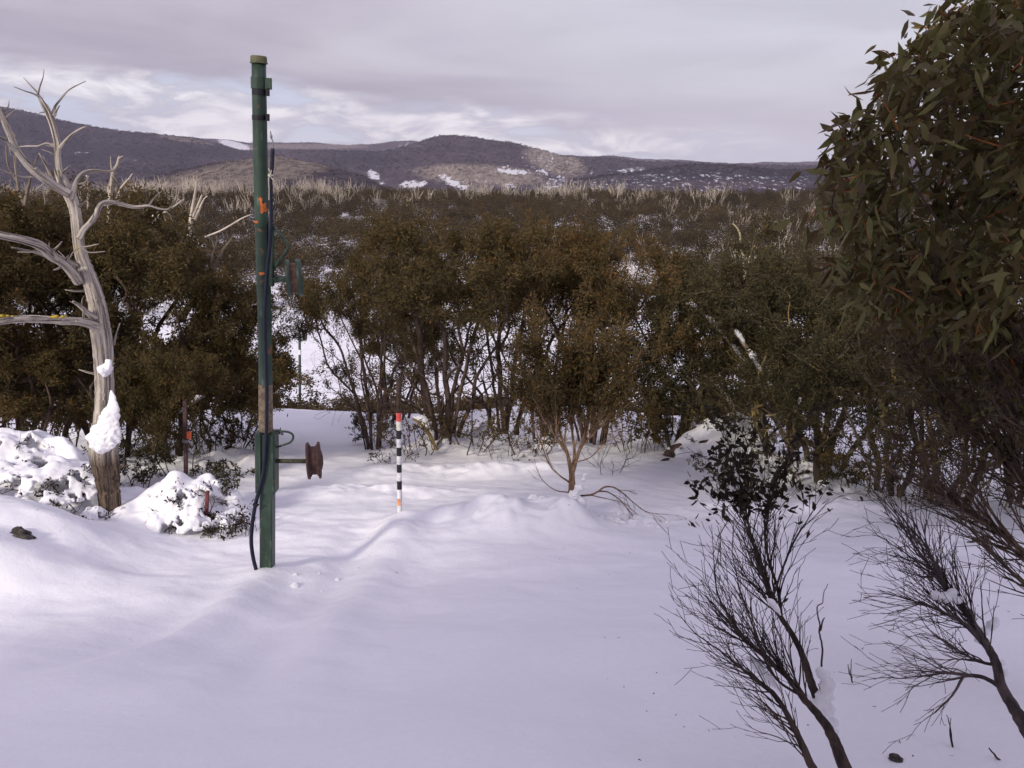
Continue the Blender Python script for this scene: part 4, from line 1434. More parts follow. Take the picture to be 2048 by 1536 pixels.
gum('E', 1800, 8.6, 440, 'snow gum with yellow stems at the right behind bare branches')
gum('C', 1920, 8.3, 480, 'crowded snow gum at the right edge with yellow orange stems')
gum('E', 2060, 8.0, 420, 'snow gum cut by the right edge behind the near gum')
gum('D', 1400, 14.5, 560, 'shaded small gum deep between the right snow gums')
gum('D', 800, 15.0, 560, 'small gum behind the wide olive snow gum')

# orange-green young shrub in front of the centre trees (the one rooted on its own snow mound)
YS = 7.3
us = mpp(YS, 900)
def poly_targets(rng, n, poly, y0, y1):
    poly = np.array(poly, float)
    out = []
    x0_, y0_ = poly.min(0); x1_, y1_ = poly.max(0)
    while len(out) < n:
        x = rng.uniform(x0_, x1_); y = rng.uniform(y0_, y1_)
        ins = False; j = len(poly) - 1
        for i in range(len(poly)):
            if (poly[i][1] > y) != (poly[j][1] > y) and x < (poly[j][0] - poly[i][0]) * (y - poly[i][1]) / (poly[j][1] - poly[i][1]) + poly[i][0]:
                ins = not ins
            j = i
        if ins: out.append(P(x, y, rng.uniform(y0, y1)))
    return np.array(out)


def traced_shrub(name, label, cat, stems, targets, tip, bark, seed, leaf=None, leaf_idx=None, bf=0.4, near=False, L=.06, W=.018, leaves_per=0,
                 expo=2.3, group=None, parts=('stems', 'foliage'), leaf_filter=None, down=0.4, spread=0.05, orange=0.08, tint0=0.4, sides=6, per=4, jit=0.10, rbase=None, leafn=0):
    """stems: list of [(px, py, Y), ...]; targets: world points"""
    rng = np.random.default_rng(seed)
    pos = []; par = []
    for s in stems:
        q = catmull(np.array([P(*c) for c in s]), 3)
        join = s[0] if len(s[0]) > 3 else None
        idx = -1
        for k, c in enumerate(q):
            if k == 0 and pos:
                d = np.linalg.norm(np.array(pos) - c, axis=1)
                if d.min() < 0.06:
                    idx = int(d.argmin())
                    continue
            pos.append(c); par.append(idx); idx = len(pos) - 1
    n0 = len(pos)
    pos, par = grow(pos, par, targets, bf)
    r, kids = radii(pos, par, tip, expo)
    r = fit_r(r, tip, rbase)
    b = pos[0].copy()
    A = Acc()
    wood(A, pos, par, r, sides, per, jit, rng)
    t = thing(name, b, label, cat, group)
    local(A, b)
    link(parts[0], A.mesh('stems', bark), t)
    if leaf is not None:
        cand = [i for i in range(n0, len(pos)) if kids[i] <= 1 and (leaf_filter is None or leaf_filter(pos[i]))]
        if cand:
            cand = np.array(cand)
            N = leafn
            pick = cand[rng.integers(0, len(cand), N)]
            bp = pos[pick]; pq = pos[par[pick]]
            Pt = pq + (bp - pq) * rng.uniform(0.3, 1.05, N)[:, None] + rng.normal(0, spread, (N, 3))
            dirs = norm(bp - pq) * 0.5 + rng.normal(0, 0.6, (N, 3)) + np.array([0, 0, -down])
            tn = rng.normal(tint0, 0.17, N)
            tn = np.where(rng.uniform(0, 1, N) < orange, rng.uniform(0.85, 1, N), tn)
            LA = Acc()
            add_leaves(LA, Pt, dirs, L * rng.uniform(.6, 1.25, N), W * rng.uniform(.7, 1.2, N), rng, np.clip(tn, 0, 1), near)
            local(LA, b)
            link(parts[1], LA.mesh('foliage', leaf, smooth=near, tint=True), t)
    return t, b, (pos, par, r)


shr, sb, stips = whip_shrub('snow_gum', 'slender tan stemmed young gum rooted on its own snow mound in the centre', 'tree', [
    ([(1141, 1010, YS, 21.6), (1144, 965, YS, 18.7), (1142, 940, YS, 15.8), (1134, 905, YS + .05, 9.4), (1122, 870, YS + .1, 7.9), (1106, 825, YS + .15, 6.5), (1092, 775, YS + .3, 5.0), (1084, 720, YS + .4, 3.6)], 14, .55, .35, (-.3, 0, .6)),
    ([(1143, 950, YS, 14.4), (1152, 920, YS + .05, 11.5), (1166, 880, YS + .1, 9.4), (1180, 835, YS + .2, 7.2), (1196, 780, YS + .3, 5.8), (1212, 730, YS + .4, 3.6)], 14, .55, .3, (.3, 0, .6)),
    ([(1146, 940, YS, 10.8), (1149, 900, YS + .15, 8.6), (1144, 855, YS + .3, 7.2), (1148, 800, YS + .4, 5.0), (1146, 740, YS + .5, 3.6)], 12, .55, .3, (0, 0, .8)),
    ([(1140, 965, YS, 7.2), (1118, 950, YS - .03, 4.3), (1098, 928, YS - .05, 3.6), (1080, 880, YS, 2.9), (1062, 840, YS, 2.2)], 6, .32, .2, (-.3, 0, .5)),
    ([(1130, 900, YS + .05, 6.5), (1105, 865, YS, 5.0), (1075, 820, YS, 3.6), (1050, 770, YS + .1, 2.9)], 9, .45, .2, (-.3, 0, .5)),
    ([(1160, 895, YS + .05, 6.5), (1190, 865, YS, 5.0), (1222, 825, YS, 3.6), (1250, 770, YS + .1, 2.9)], 9, .45, .2, (.4, 0, .5)),
    ([(1139, 985, YS, 4.3), (1110, 980, YS - .03, 2.9), (1085, 960, YS - .06, 2.2), (1073, 935, YS - .1, 1.4)], 2, .12, .4, (-.3, 0, .5)),
    ([(1150, 925, YS, 4.3), (1180, 915, YS, 2.9), (1205, 890, YS, 2.2), (1235, 870, YS, 1.8)], 4, .2, .3, (.4, 0, .4)),
], BARK_TAN, 21, up=.13, step=.05, split=.40, wob=.085, tipr=.0016, maxlvl=3, ang=(.22, .55), more=1.5, lk=1.15, parts=('trunk',))
LA = Acc(); rng = np.random.default_rng(33)
tp = np.array([t_[0] for t_ in stips]); td = np.array([t_[1] for t_ in stips])
zt_ = (tp[:, 2] - CAMZ) / tp[:, 1]
wgt = np.clip((zt_ - st(1140, 840)[1]) / 0.05, 0, 1); wgt = wgt / wgt.sum()
N = 20000
k_ = rng.choice(len(tp), N, p=wgt)
Pt = tp[k_] - td[k_] * rng.uniform(-.02, .16, (N, 1)) + rng.normal(0, .035, (N, 3))
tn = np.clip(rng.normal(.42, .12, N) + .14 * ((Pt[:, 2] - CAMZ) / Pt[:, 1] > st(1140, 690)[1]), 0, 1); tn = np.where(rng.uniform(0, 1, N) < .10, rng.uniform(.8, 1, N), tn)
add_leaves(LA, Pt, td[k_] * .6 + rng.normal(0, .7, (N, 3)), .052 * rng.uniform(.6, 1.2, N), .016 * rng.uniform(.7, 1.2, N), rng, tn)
local(LA, sb); link('crown', LA.mesh('crown', LEAF_BROWN, tint=True), shr)
a = Acc()
for k, (x, y, r_) in enumerate(((1148, 992, 12), (1158, 975, 8), (1162, 1004, 12), (1166, 960, 5), (1170, 950, 4), (1080, 1005, 14), (1100, 1008, 9), (1066, 998, 10), (1172, 1018, 6))):
    lump(a, P(x, y, YS - .06), r_ * us, k + 3, 2, 0.6, (1.1, .9, .95), 2.8)
snow_obj('snow_patch', a, shr, sb, 0.010, 1)

# bent-over branch beside it
whip_shrub('bent_branch', 'bare tan branch arching down into crumbled snow right of the young gum', 'branch', [
    ([(1150, 992, YS - .05, 6.0), (1180, 990, YS - .05, 6.0), (1196, 983, YS - .05, 6.0), (1210, 974, YS - .05, 5.2), (1228, 975, YS - .05, 4.5), (1248, 988, YS - .03, 3.8), (1268, 1006, YS, 3.0), (1295, 1024, YS, 2.2), (1340, 1030, YS, 1.5)], 9, .26, .45, (.5, 0, -.45)),
    ([(1196, 983, YS - .05, 4.5), (1215, 984, YS, 3.8), (1240, 1000, YS, 3.0), (1258, 1022, YS, 2.2), (1275, 1046, YS, 1.5)], 7, .20, .3, (.4, 0, -.5)),
    ([(1180, 990, YS - .05, 3.8), (1215, 998, YS - .05, 2.2), (1250, 1008, YS - .05, 2.2), (1285, 1040, YS, 1.5)], 4, .18, .4, (.4, 0, -.4)),
], m_bark('tan to dark branch bark', (0.035, 0.025, 0.02), (0.22, 0.14, 0.09), 8), 22, up=-.06, step=.03, split=.3, wob=.09, tipr=.0016, maxlvl=2, parts=('stem',))

# ------------------------------------------------------------------ dark leafless shrubs in the right foreground
YB = 2.45
bare, bb, btips = whip_shrub('bare_shrub', 'dark leaning bare shrub with a few brown leaves at its tip, lower right foreground', 'shrub', [
    ([(1725, 1600, YB - .25, 40), (1690, 1536, YB - .2, 38), (1668, 1480, YB - .15, 32), (1645, 1440, YB - .1, 26), (1610, 1400, YB - .05, 20), (1570, 1350, YB, 15), (1525, 1310, YB + .03, 11), (1480, 1270, YB + .05, 8), (1440, 1200, YB + .1, 5)], 13, .34, .42, (-.4, 0, .35)),
    ([(1660, 1600, YB - .32, 28), (1625, 1536, YB - .28, 25), (1600, 1480, YB - .22, 20), (1575, 1430, YB - .18, 17), (1545, 1385, YB - .14, 13), (1500, 1350, YB - .1, 9), (1450, 1310, YB - .06, 6)], 13, .27, .2, (-.5, 0, .1)),
    ([(1638, 1405, YB + .05, 26), (1622, 1365, YB + .05, 23), (1605, 1310, YB + .08, 19), (1585, 1270, YB + .1, 17), (1562, 1235, YB + .12, 15), (1545, 1205, YB + .15, 13), (1530, 1165, YB + .18, 10), (1512, 1110, YB + .22, 8), (1495, 1040, YB + .25, 6), (1485, 980, YB + .3, 4)], 15, .34, .42, (-.25, 0, .4)),
    ([(1562, 1235, YB + .12, 11), (1556, 1180, YB + .15, 9), (1535, 1110, YB + .2, 7), (1530, 1040, YB + .25, 5), (1540, 985, YB + .3, 4)], 9, .26, .1, (.15, 0, .5)),
    ([(1545, 1195, YB + .12, 8), (1568, 1130, YB + .15, 6), (1590, 1080, YB + .2, 4), (1615, 1040, YB + .25, 3)], 5, .16, .3, (.3, 0, .5)),
    ([(1600, 1390, YB - .02, 9), (1560, 1365, YB - .05, 7), (1535, 1330, YB - .02, 6), (1505, 1250, YB, 5), (1480, 1180, YB + .05, 4)], 9, .28, .2, (-.3, 0, .4)),
], BARK_DARK, 23, up=.19, step=.028, split=.55, wob=.11, tipr=.0009, maxlvl=4, ang=(.25, .6), more=2.1, lk=1.1)
LA = Acc(); rng = np.random.default_rng(3)
lt, ut = st(1500, 1010)[1], st(1500, 850)[1]
tp = np.array([t_[0] for t_ in btips]); td = np.array([t_[1] for t_ in btips])
sel = ((tp[:, 2] - CAMZ) / tp[:, 1] > lt)
print('shrub tips', len(tp), sel.sum())
tp = tp[sel]; td = td[sel]
N = 620
k_ = rng.integers(0, len(tp), N)
add_leaves(LA, tp[k_] - td[k_] * rng.uniform(0, .05, (N, 1)) + rng.normal(0, .010, (N, 3)), td[k_] * .4 + rng.normal(0, .7, (N, 3)), .040 * rng.uniform(.6, 1.2, N), .017 * rng.uniform(.7, 1.2, N), rng, rng.uniform(0, 1, N), True)
for (x, y) in ((1385, 1045), (1380, 1052), (1600, 1050), (1615, 1055), (1555, 1195), (1562, 1205), (1568, 1215), (1425, 1035), (1640, 1370), (1636, 1378), (1630, 1365)):
    q = P(x, y, YB + .1)[None] + rng.normal(0, .006, (3, 3))
    add_leaves(LA, q, rng.normal(0, 1, (3, 3)) - np.array([0, 0, .3]), np.full(3, .030), np.full(3, .012), rng, np.full(3, .5), True)
local(LA, bb)
link('foliage', LA.mesh('foliage', LEAF_DARK, tint=True), bare)
ub = mpp(YB, 1350)
for grp, sd0 in ((((1648, 1350, 12), (1655, 1370, 16), (1650, 1392, 17), (1640, 1405, 14), (1655, 1420, 16), (1664, 1445, 13), (1670, 1465, 9), (1640, 1340, 8), (1632, 1415, 10)), 60), (((1622, 1402, 8), (1610, 1395, 9), (1600, 1388, 6)), 90)):
    a = Acc()
    for k, (x, y, r_) in enumerate(grp):
        lump(a, P(x, y, YB + .03), r_ * ub, k + sd0, 3, 0.35, (1.1, .8, .9), 2.2)
    snow_obj('snow_patch', a, bare, bb, 0.005, 3)
for run, ra in ((((1492, 1312), (1525, 1348), (1562, 1385)), (9, 12, 8)), (((1532, 1196), (1548, 1212), (1562, 1232)), (5, 8, 5))):
    a = Acc()
    snow_run(a, [P(x, y, YB + .0) for x, y in run], [q_ * ub for q_ in ra], 3, 0.3)
    snow_obj('snow_patch', a, bare, bb, 0.004, 2)

YR = 2.5
bare2, b2, _ = whip_shrub('bare_shrub', 'grey brown bare shrub with fine fanned twigs leaning in from the lower right edge', 'shrub', [
    ([(2110, 1560, YR - .3, 44), (2060, 1470, YR - .25, 40), (2030, 1420, YR - .2, 34), (2005, 1375, YR - .15, 30), (1990, 1320, YR - .1, 26), (1965, 1275, YR, 22), (1935, 1230, YR + .05, 18), (1900, 1185, YR + .1, 14), (1865, 1140, YR + .12, 10), (1825, 1085, YR + .15, 6)], 15, .36, .42, (-.5, 0, .28)),
    ([(2008, 1380, YR - .15, 15), (1970, 1356, YR - .15, 12), (1930, 1350, YR - .15, 11), (1890, 1346, YR - .15, 7), (1850, 1352, YR - .12, 5)], 6, .26, .35, (-.5, 0, .06)),
    ([(1965, 1275, YR, 12), (1915, 1240, YR, 9), (1860, 1212, YR, 6), (1820, 1200, YR, 4)], 11, .22, .2, (-.5, 0, .05)),
    ([(1925, 1355, YR - .15, 9), (1905, 1390, YR - .18, 6), (1870, 1425, YR - .2, 4)], 3, .09, .3, (-.4, 0, -.3)),
    ([(1990, 1330, YR - .1, 10), (1950, 1320, YR - .1, 8), (1900, 1290, YR - .1, 5)], 7, .26, .2, (-.4, 0, .3)),
    ([(1935, 1230, YR + .05, 11), (1890, 1165, YR + .1, 8), (1850, 1090, YR + .15, 6), (1815, 1050, YR + .2, 4)], 10, .28, .2, (-.3, 0, .2)),
], m_bark('grey brown twigs', (0.022, 0.016, 0.016), (0.11, 0.08, 0.075), 10), 24, up=.06, step=.028, split=.55, wob=.11, tipr=.0009, maxlvl=4, ang=(.25, .6), more=2.0, lk=1.1)
for grp, sd0 in ((((1968, 1262, 11), (1985, 1250, 12), (1958, 1280, 9), (1992, 1240, 8)), 80), (((1925, 1348, 13), (1938, 1350, 11), (1915, 1342, 8)), 90), (((1890, 1195, 13), (1905, 1185, 10), (1872, 1190, 11), (1915, 1200, 10)), 100), (((2004, 1325, 8), (2010, 1345, 9)), 110)):
    a = Acc()
    for k, (x, y, r_) in enumerate(grp):
        lump(a, P(x, y, YR + .04), r_ * ub, k + sd0, 3, 0.35, (1.1, .8, .9), 2.2)
    snow_obj('snow_patch', a, bare2, b2, 0.005, 3)

# ------------------------------------------------------------------ near gum at the right: broad leaves above, bare whips below
YN = 3.3
rng = np.random.default_rng(105)
crown_poly = [(1690, 250), (1725, 190), (1765, 140), (1820, 80), (1900, 10), (2040, -60), (2300, -80), (2500, 100), (2500, 560), (2200, 620), (1990, 640), (1800, 600), (1690, 530), (1655, 430), (1670, 340)]
tg = np.vstack([poly_targets(rng, 520, crown_poly, YN - .6, YN + .9),
                poly_targets(rng, 60, [(1650, 520), (1860, 540), (2048, 640), (1900, 640), (1760, 600)], YN - .3, YN + .5)])
lp = (lambda p: (p[2] - CAMZ) / p[1] > st(1800, 640)[1])
near_gum, nb_, (npos, npar, nr) = traced_shrub('snow_gum', 'near snow gum with broad green leaves filling the upper right corner', 'tree',
    [[(2330, 1500, YN - .1), (2240, 1300, YN), (2150, 1100, YN + .1), (2060, 900, YN + .1), (1980, 720, YN + .1), (1900, 560, YN + .1)],
     [(2240, 1300, YN), (2160, 1000, YN), (2120, 760, YN + .1), (2080, 480, YN + .1), (2050, 200, YN + .2)]],
    tg, 0.0019, BARK_DARK, 25, LEAF_BIG, leafn=11500, L=.092, W=.0255, near=True, bf=0.45, leaf_filter=lp, spread=0.05, orange=0.05, tint0=.47,
    expo=2.2, per=4, jit=0.08, down=0.6, parts=('trunk', 'crown'))
# orange young shoots in the crown
A = Acc()
rng = np.random.default_rng(55)
tips = [i for i in range(len(npos)) if lp(npos[i]) and nr[i] < .0035]
for i in rng.choice(tips, 330, replace=False):
    d = norm(npos[i] - npos[npar[i]] + rng.normal(0, .04, 3) + [0, -.04, 0])
    L_ = rng.uniform(.06, .14)
    q = np.array([npos[i], npos[i] + d * L_ * .5 + rng.normal(0, .008, 3), npos[i] + d * L_ + np.array([0, 0, -.01])])
    V, Fc, g = sweep(q, [.0032, .0028, .0018], 5); A.add(V, Fc, g)
local(A, nb_)
link('young_shoots', A.mesh('young_shoots', BARK_ORANGE), near_gum)['kind'] = 'stuff'
# bare whips under the crown, leaning up and to the left
near_whips, nwb, nt2 = whip_shrub('bare_shrub', 'tangle of dark whips with sparse brown leaves leaning left below the near gum', 'shrub', [
    ([(2330, 1420, YN - .1, 44), (2240, 1300, YN - .1, 38), (2130, 1180, YN - .1, 26), (2030, 1090, YN - .1, 16), (1950, 1030, YN - .1, 11), (1880, 990, YN - .1, 8)], 16, .60, .35, (-.5, 0, .3)),
    ([(2240, 1300, YN, 28), (2140, 1090, YN + .1, 22), (2060, 980, YN + .15, 16), (1970, 870, YN + .2, 11), (1880, 780, YN + .25, 7)], 22, .62, .2, (-.5, 0, .35)),
    ([(2240, 1300, YN, 24), (2170, 1000, YN, 20), (2110, 850, YN, 14), (2030, 720, YN + .1, 9), (1960, 640, YN + .2, 6)], 22, .60, .2, (-.45, 0, .4)),
    ([(2240, 1300, YN - .1, 22), (2140, 1240, YN - .15, 15), (2040, 1160, YN - .2, 10), (1960, 1080, YN - .2, 7)], 9, .45, .3, (-.4, 0, .4)),
    ([(2220, 1240, YN + .3, 22), (2130, 960, YN + .6, 16), (2030, 820, YN + .7, 11), (1930, 740, YN + .8, 8)], 22, .75, .2, (-.45, 0, .35)),
], m_bark('warm brown whips', (0.030, 0.019, 0.014), (0.13, 0.085, 0.055), 10), 26, up=.05, step=.05, split=.42, wob=.06, tipr=.0014, sides=5, maxlvl=3, more=1.9, lk=1.25)

LA = Acc(); rng = np.random.default_rng(44)
tp = np.array([t_[0] for t_ in nt2]); td = np.array([t_[1] for t_ in nt2])
zt_ = (tp[:, 2] - CAMZ) / tp[:, 1]
wgt = np.clip((zt_ - st(1900, 960)[1]) / .12, 0, 1) ** 1.5; wgt /= wgt.sum()
N = 2600
k_ = rng.choice(len(tp), N, p=wgt)
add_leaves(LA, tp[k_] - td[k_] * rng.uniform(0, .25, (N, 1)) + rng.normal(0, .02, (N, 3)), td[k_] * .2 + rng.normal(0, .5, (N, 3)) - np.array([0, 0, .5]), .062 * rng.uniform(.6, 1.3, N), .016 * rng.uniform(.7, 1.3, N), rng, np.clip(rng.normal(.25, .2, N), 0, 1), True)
local(LA, nwb); link('foliage', LA.mesh('foliage', LEAF_BIG, tint=True), near_whips)

# ------------------------------------------------------------------ small twigs in the foreground snow
def twig(label, stems, yy, tip, mat_=BARK_DARK, seed=1, name='twig'):
    rng = np.random.default_rng(seed)
    b = P(*stems[0][0], yy)
    A = Acc()
    for s in stems:
        q = np.array([P(x, y, yy + 0.02 * math.sin(k)) for k, (x, y) in enumerate(s)])
        rr_ = np.linspace(tip * 2.2, tip * .7, len(s))
        q, rr_ = catmull(q, 4, rr_)
        q[1:-1] += rng.normal(0, tip * .6, (len(q) - 2, 3))
        V, Fc, g = sweep(q, rr_, 6); A.add(V, Fc, g)
    local(A, b)
    return tag(link(name, A.mesh('twig', mat_), None, b), label, 'twig')
y_ = G(1642, 1345)[1]
twig('single crooked bare twig standing up behind the leaning dark shrub', [[(1642, 1350), (1645, 1300), (1640, 1270), (1638, 1245), (1634, 1215), (1645, 1205), (1648, 1185), (1656, 1168)], [(1640, 1262), (1646, 1240), (1650, 1235)]], y_, .0022)
y_ = G(1706, 1370)[1]
twig('tiny forked twig poking from the shaded snow between the bare shrubs', [[(1708, 1374), (1702, 1350), (1703, 1318)], [(1704, 1356), (1697, 1340), (1696, 1328)]], y_, .0018)
y_ = G(1915, 1500)[1]
twig('pair of thin upright twigs at the bottom edge on the right', [[(1915, 1545), (1905, 1490), (1900, 1450), (1893, 1430)], [(1912, 1520), (1900, 1470), (1902, 1436)], [(1900, 1540), (1893, 1515)]], y_, .0018)
y_ = G(2000, 1530)[1]
twig('short thick dark twig in the bottom right corner', [[(2020, 1550), (1998, 1520), (1978, 1496)]], y_, .0035)
y_ = G(1790, 1515)[1]

# half-buried lumps of dark vegetation
def rock(label, px, py, yy, r_, seed, squash=(1.2, .9, .6), name='boulder', cat='rock', m_=None):
    c = P(px, py, yy)
    A = Acc(); lump(A, (0, 0, 0), r_, seed, 3, 0.45, squash)
    return tag(link(name, A.mesh(name, m_ or ROCK), None, c), label, cat)
ROCK = m_bark('dark mossy stone', (0.03, 0.025, 0.022), (0.11, 0.095, 0.08), 12, stretch=(1, 1, 1))
g_ = G(42, 1080)
rock('dark boulder half buried in the snow bank at the far left', 40, 1082, g_[1] + .10, .10, 5, (1.1, 1, .85))
g_ = G(1960, 1100)
rock('dark stone under snow behind the bare branches at the right edge', 1962, 1102, g_[1] + .12, .11, 6, (1.2, 1, .8))
g_ = G(1792, 1520)
rock('dark stub of vegetation in the snow at the bottom right', 1792, 1518, g_[1], .022, 7, (1.2, 1, .7), 'stump', 'stump')

# ------------------------------------------------------------------ low shrubs poking through the snow
def low_shrub(label, px, row_base, W_, H_, seed, leaf=LEAF_DARK, bark=BARK_DARK, leafn=900, nt=90, L=.045, Wd=.016, yy=None, lo=.35, stems=5, tip=.0018, near=True, orange=.03, name='low_shrub', dz=0.0):
    g = G(px, row_base) if yy is None else np.array([st(px, row_base)[0] * yy, yy, 0])
    z = hz1(g[0], g[1]) + dz
    wm, lm, _ = make_plant(seed, H_, W_, lo, stems, 14, nt, leafn, L, Wd, base_r=W_ * .2, tip=tip, bark=bark, leaf=leaf, splay=.6, near=near, spread=.02, orange=orange, bare_frac=.35, sides=5)
    return plant_thing(name, (wm, lm), (g[0], g[1], z), label, 'shrub', 'low shrubs poking out of the snow', 0.3 * seed)
low_shrub('small leafy shrub left of the banded marker pole at the snow crest', 745, 885, .48, .55, 201, LEAF_GREEN, BARK_BROWN, 1800, 120)
low_shrub('low dark bush beside the foot of the big dead tree', 275, 965, .38, .55, 202, LEAF_GREEN, BARK_DARK, 1700, 110, yy=8.6)
low_shrub('leafy twigs drooping over the snow mound left of the tow pole', 440, 975, .36, .34, 203, LEAF_GREEN, BARK_BROWN, 900, 80, yy=7.6, dz=-.08)
low_shrub('sprig of dark leaves at the foot of the snow mound by the tow pole', 478, 1075, .15, .20, 204, LEAF_DARK, BARK_DARK, 60, 24, yy=6.75)
low_shrub('sparse leafy twigs just left of the tow pole sleeve', 500, 1010, .22, .32, 205, LEAF_DARK, BARK_DARK, 70, 30, yy=7.0)
low_shrub('dark twigs showing through the left snow mound', 110, 950, .34, .30, 206, LEAF_DARK, BARK_BROWN, 420, 80, yy=7.15, dz=-.1)
low_shrub('brown twigs on top of the left snow bank', 100, 895, .35, .30, 207, LEAF_DARK, BARK_BROWN, 160, 60, yy=8.8, dz=-.05)
low_shrub('dark scrub in a hollow of the round snow mound', 380, 1000, .26, .2, 208, LEAF_DARK, BARK_BROWN, 260, 60, yy=7.02, dz=-.05)
low_shrub('twiggy scrub at the front of the round snow mound', 440, 1050, .2, .15, 209, LEAF_DARK, BARK_BROWN, 160, 40, yy=6.8, dz=-.03)
low_shrub('bare spreading twigs beside the young gum, on the right', 1215, 915, .5, .5, 210, None, BARK_BROWN, 0, 70, yy=9.6)
low_shrub('bare twig tangle below the centre gum stems', 1010, 900, .55, .35, 211, LEAF_DARK, BARK_BROWN, 120, 80, yy=10.4)
low_shrub('brown twigs at the foot of the marker pole gums', 790, 900, .4, .3, 212, LEAF_DARK, BARK_BROWN, 200, 60, yy=10.3)
low_shrub('leafy low scrub behind the top of the leaning bare shrub', 1490, 900, .55, .5, 213, LEAF_GREEN, BARK_YEL, 1300, 110, yy=9.0)
low_shrub('broad leaved seedling under the right snow gums', 1690, 880, .35, .42, 214, LEAF_GREEN, BARK_YEL, 500, 60, yy=9.0, L=.08, Wd=.022)
low_shrub('green scrub at the foot of the log side gums', 1310, 860, .35, .7, 215, LEAF_OLIVE, BARK_BROWN, 1800, 90, yy=11.2)
low_shrub('scrubby bush behind the small steel post', 300, 890, .6, .7, 216, LEAF_GREEN, BARK_DARK, 2400, 140, yy=9.9)
low_shrub('dark scrub just left of the tow pole at the crest', 490, 870, .5, .45, 217, LEAF_GREEN, BARK_DARK, 1600, 110, yy=10.8)
low_shrub('flat twigs under the right edge gums', 1800, 935, .5, .3, 218, LEAF_DARK, BARK_YEL, 200, 60, yy=8.3)

def laden(label, px, row, yy, W_, H_, seed, n=26, nt=70, leafn=500, r0=.085, dz=-.05, thr=.33):
    t = low_shrub(label, px, row, W_ * .9, H_ * .92, seed, LEAF_DARK, BARK_BROWN, int(leafn * .5), nt, yy=yy, dz=dz, lo=.25)
    A_ = Acc()
    m = 90
    gx, gy = np.meshgrid(np.linspace(-1.25, 1.25, m), np.linspace(-1.25, 1.25, m))
    wx = gx + .22 * fbm(gx * 1.3 + seed, gy * 1.3, 3, seed); wy = gy + .22 * fbm(gx * 1.3, gy * 1.3 + seed, 3, seed + 9)
    q = wx ** 2 + wy ** 2
    cx_, cy_, cz_ = t.location
    z = H_ * 1.15 * np.exp(-(q / .62) ** 1.35) - .06
    z = z + H_ * .42 * fbm(gx * 2.6 + seed * 2, gy * 2.6, 3, seed + 3) + .014 * fbm(gx * 11, gy * 11 + seed, 3, seed + 4)
    rot = .3 * seed
    Xl, Yl = gx * W_, gy * W_ * .8
    c_, s_ = math.cos(rot), math.sin(rot)
    gz = hz_fn(cx_ + Xl * c_ - Yl * s_, cy_ + Xl * s_ + Yl * c_) - cz_
    z = np.maximum(z, gz - .02) - .03 * (q > 1.1)
    hole = fbm(gx * 3.1 + seed, gy * 3.1 + 7, 4, seed + 5, .62) + .28 * np.exp(-((q - .55) / .35) ** 2) * (gy * np.cos(rot) + gx * np.sin(rot) < .1)
    keep = (hole < thr) & (q < 1.25)
    V = np.stack([Xl, Yl, z], -1).reshape(-1, 3)
    ii_ = np.arange(m - 1)[:, None] * m; jj_ = np.arange(m - 1)[None]
    Q = np.stack([ii_ + jj_, ii_ + jj_ + 1, ii_ + m + jj_ + 1, ii_ + m + jj_], -1)
    kp = keep[:-1, :-1] & keep[1:, :-1] & keep[:-1, 1:] & keep[1:, 1:]
    A_.add(V, Q[kp])
    o_ = link('snow_patch', A_.mesh('snow_patch', SNOWCLUMP), t)
    md = o_.modifiers.new('depth', 'SOLIDIFY'); md.thickness = .045; md.offset = -1
    m2 = o_.modifiers.new('soften', 'SUBSURF'); m2.levels = 1; m2.render_levels = 1
    return t
laden('snow laden scrub forming the left snow bank, dark holes beneath', 85, 1000, 7.3, .66, .21, 221, 46, 90, 700, .11)
laden('snow laden scrub on the left bank at the picture edge', -10, 960, 7.6, .6, .20, 222, 30, 70, 400, .12)
laden('snow laden scrub at the foot of the big dead tree', 185, 985, 7.05, .24, .18, 223, 14, 50, 200, .07)
laden('snow laden scrub on the round mound left of the tow pole', 392, 1010, 7.15, .46, .22, 224, 30, 80, 600, .085)
laden('snow laden scrub at the front right of the round mound', 445, 1050, 6.95, .26, .15, 225, 14, 50, 300, .06)
laden('snow laden scrub beside the fallen log', 1470, 880, 10.5, .8, .26, 226, 26, 80, 600, .12)
laden('snow laden scrub under the right edge gums', 1640, 905, 9.6, .8, .22, 227, 20, 80, 500, .10)

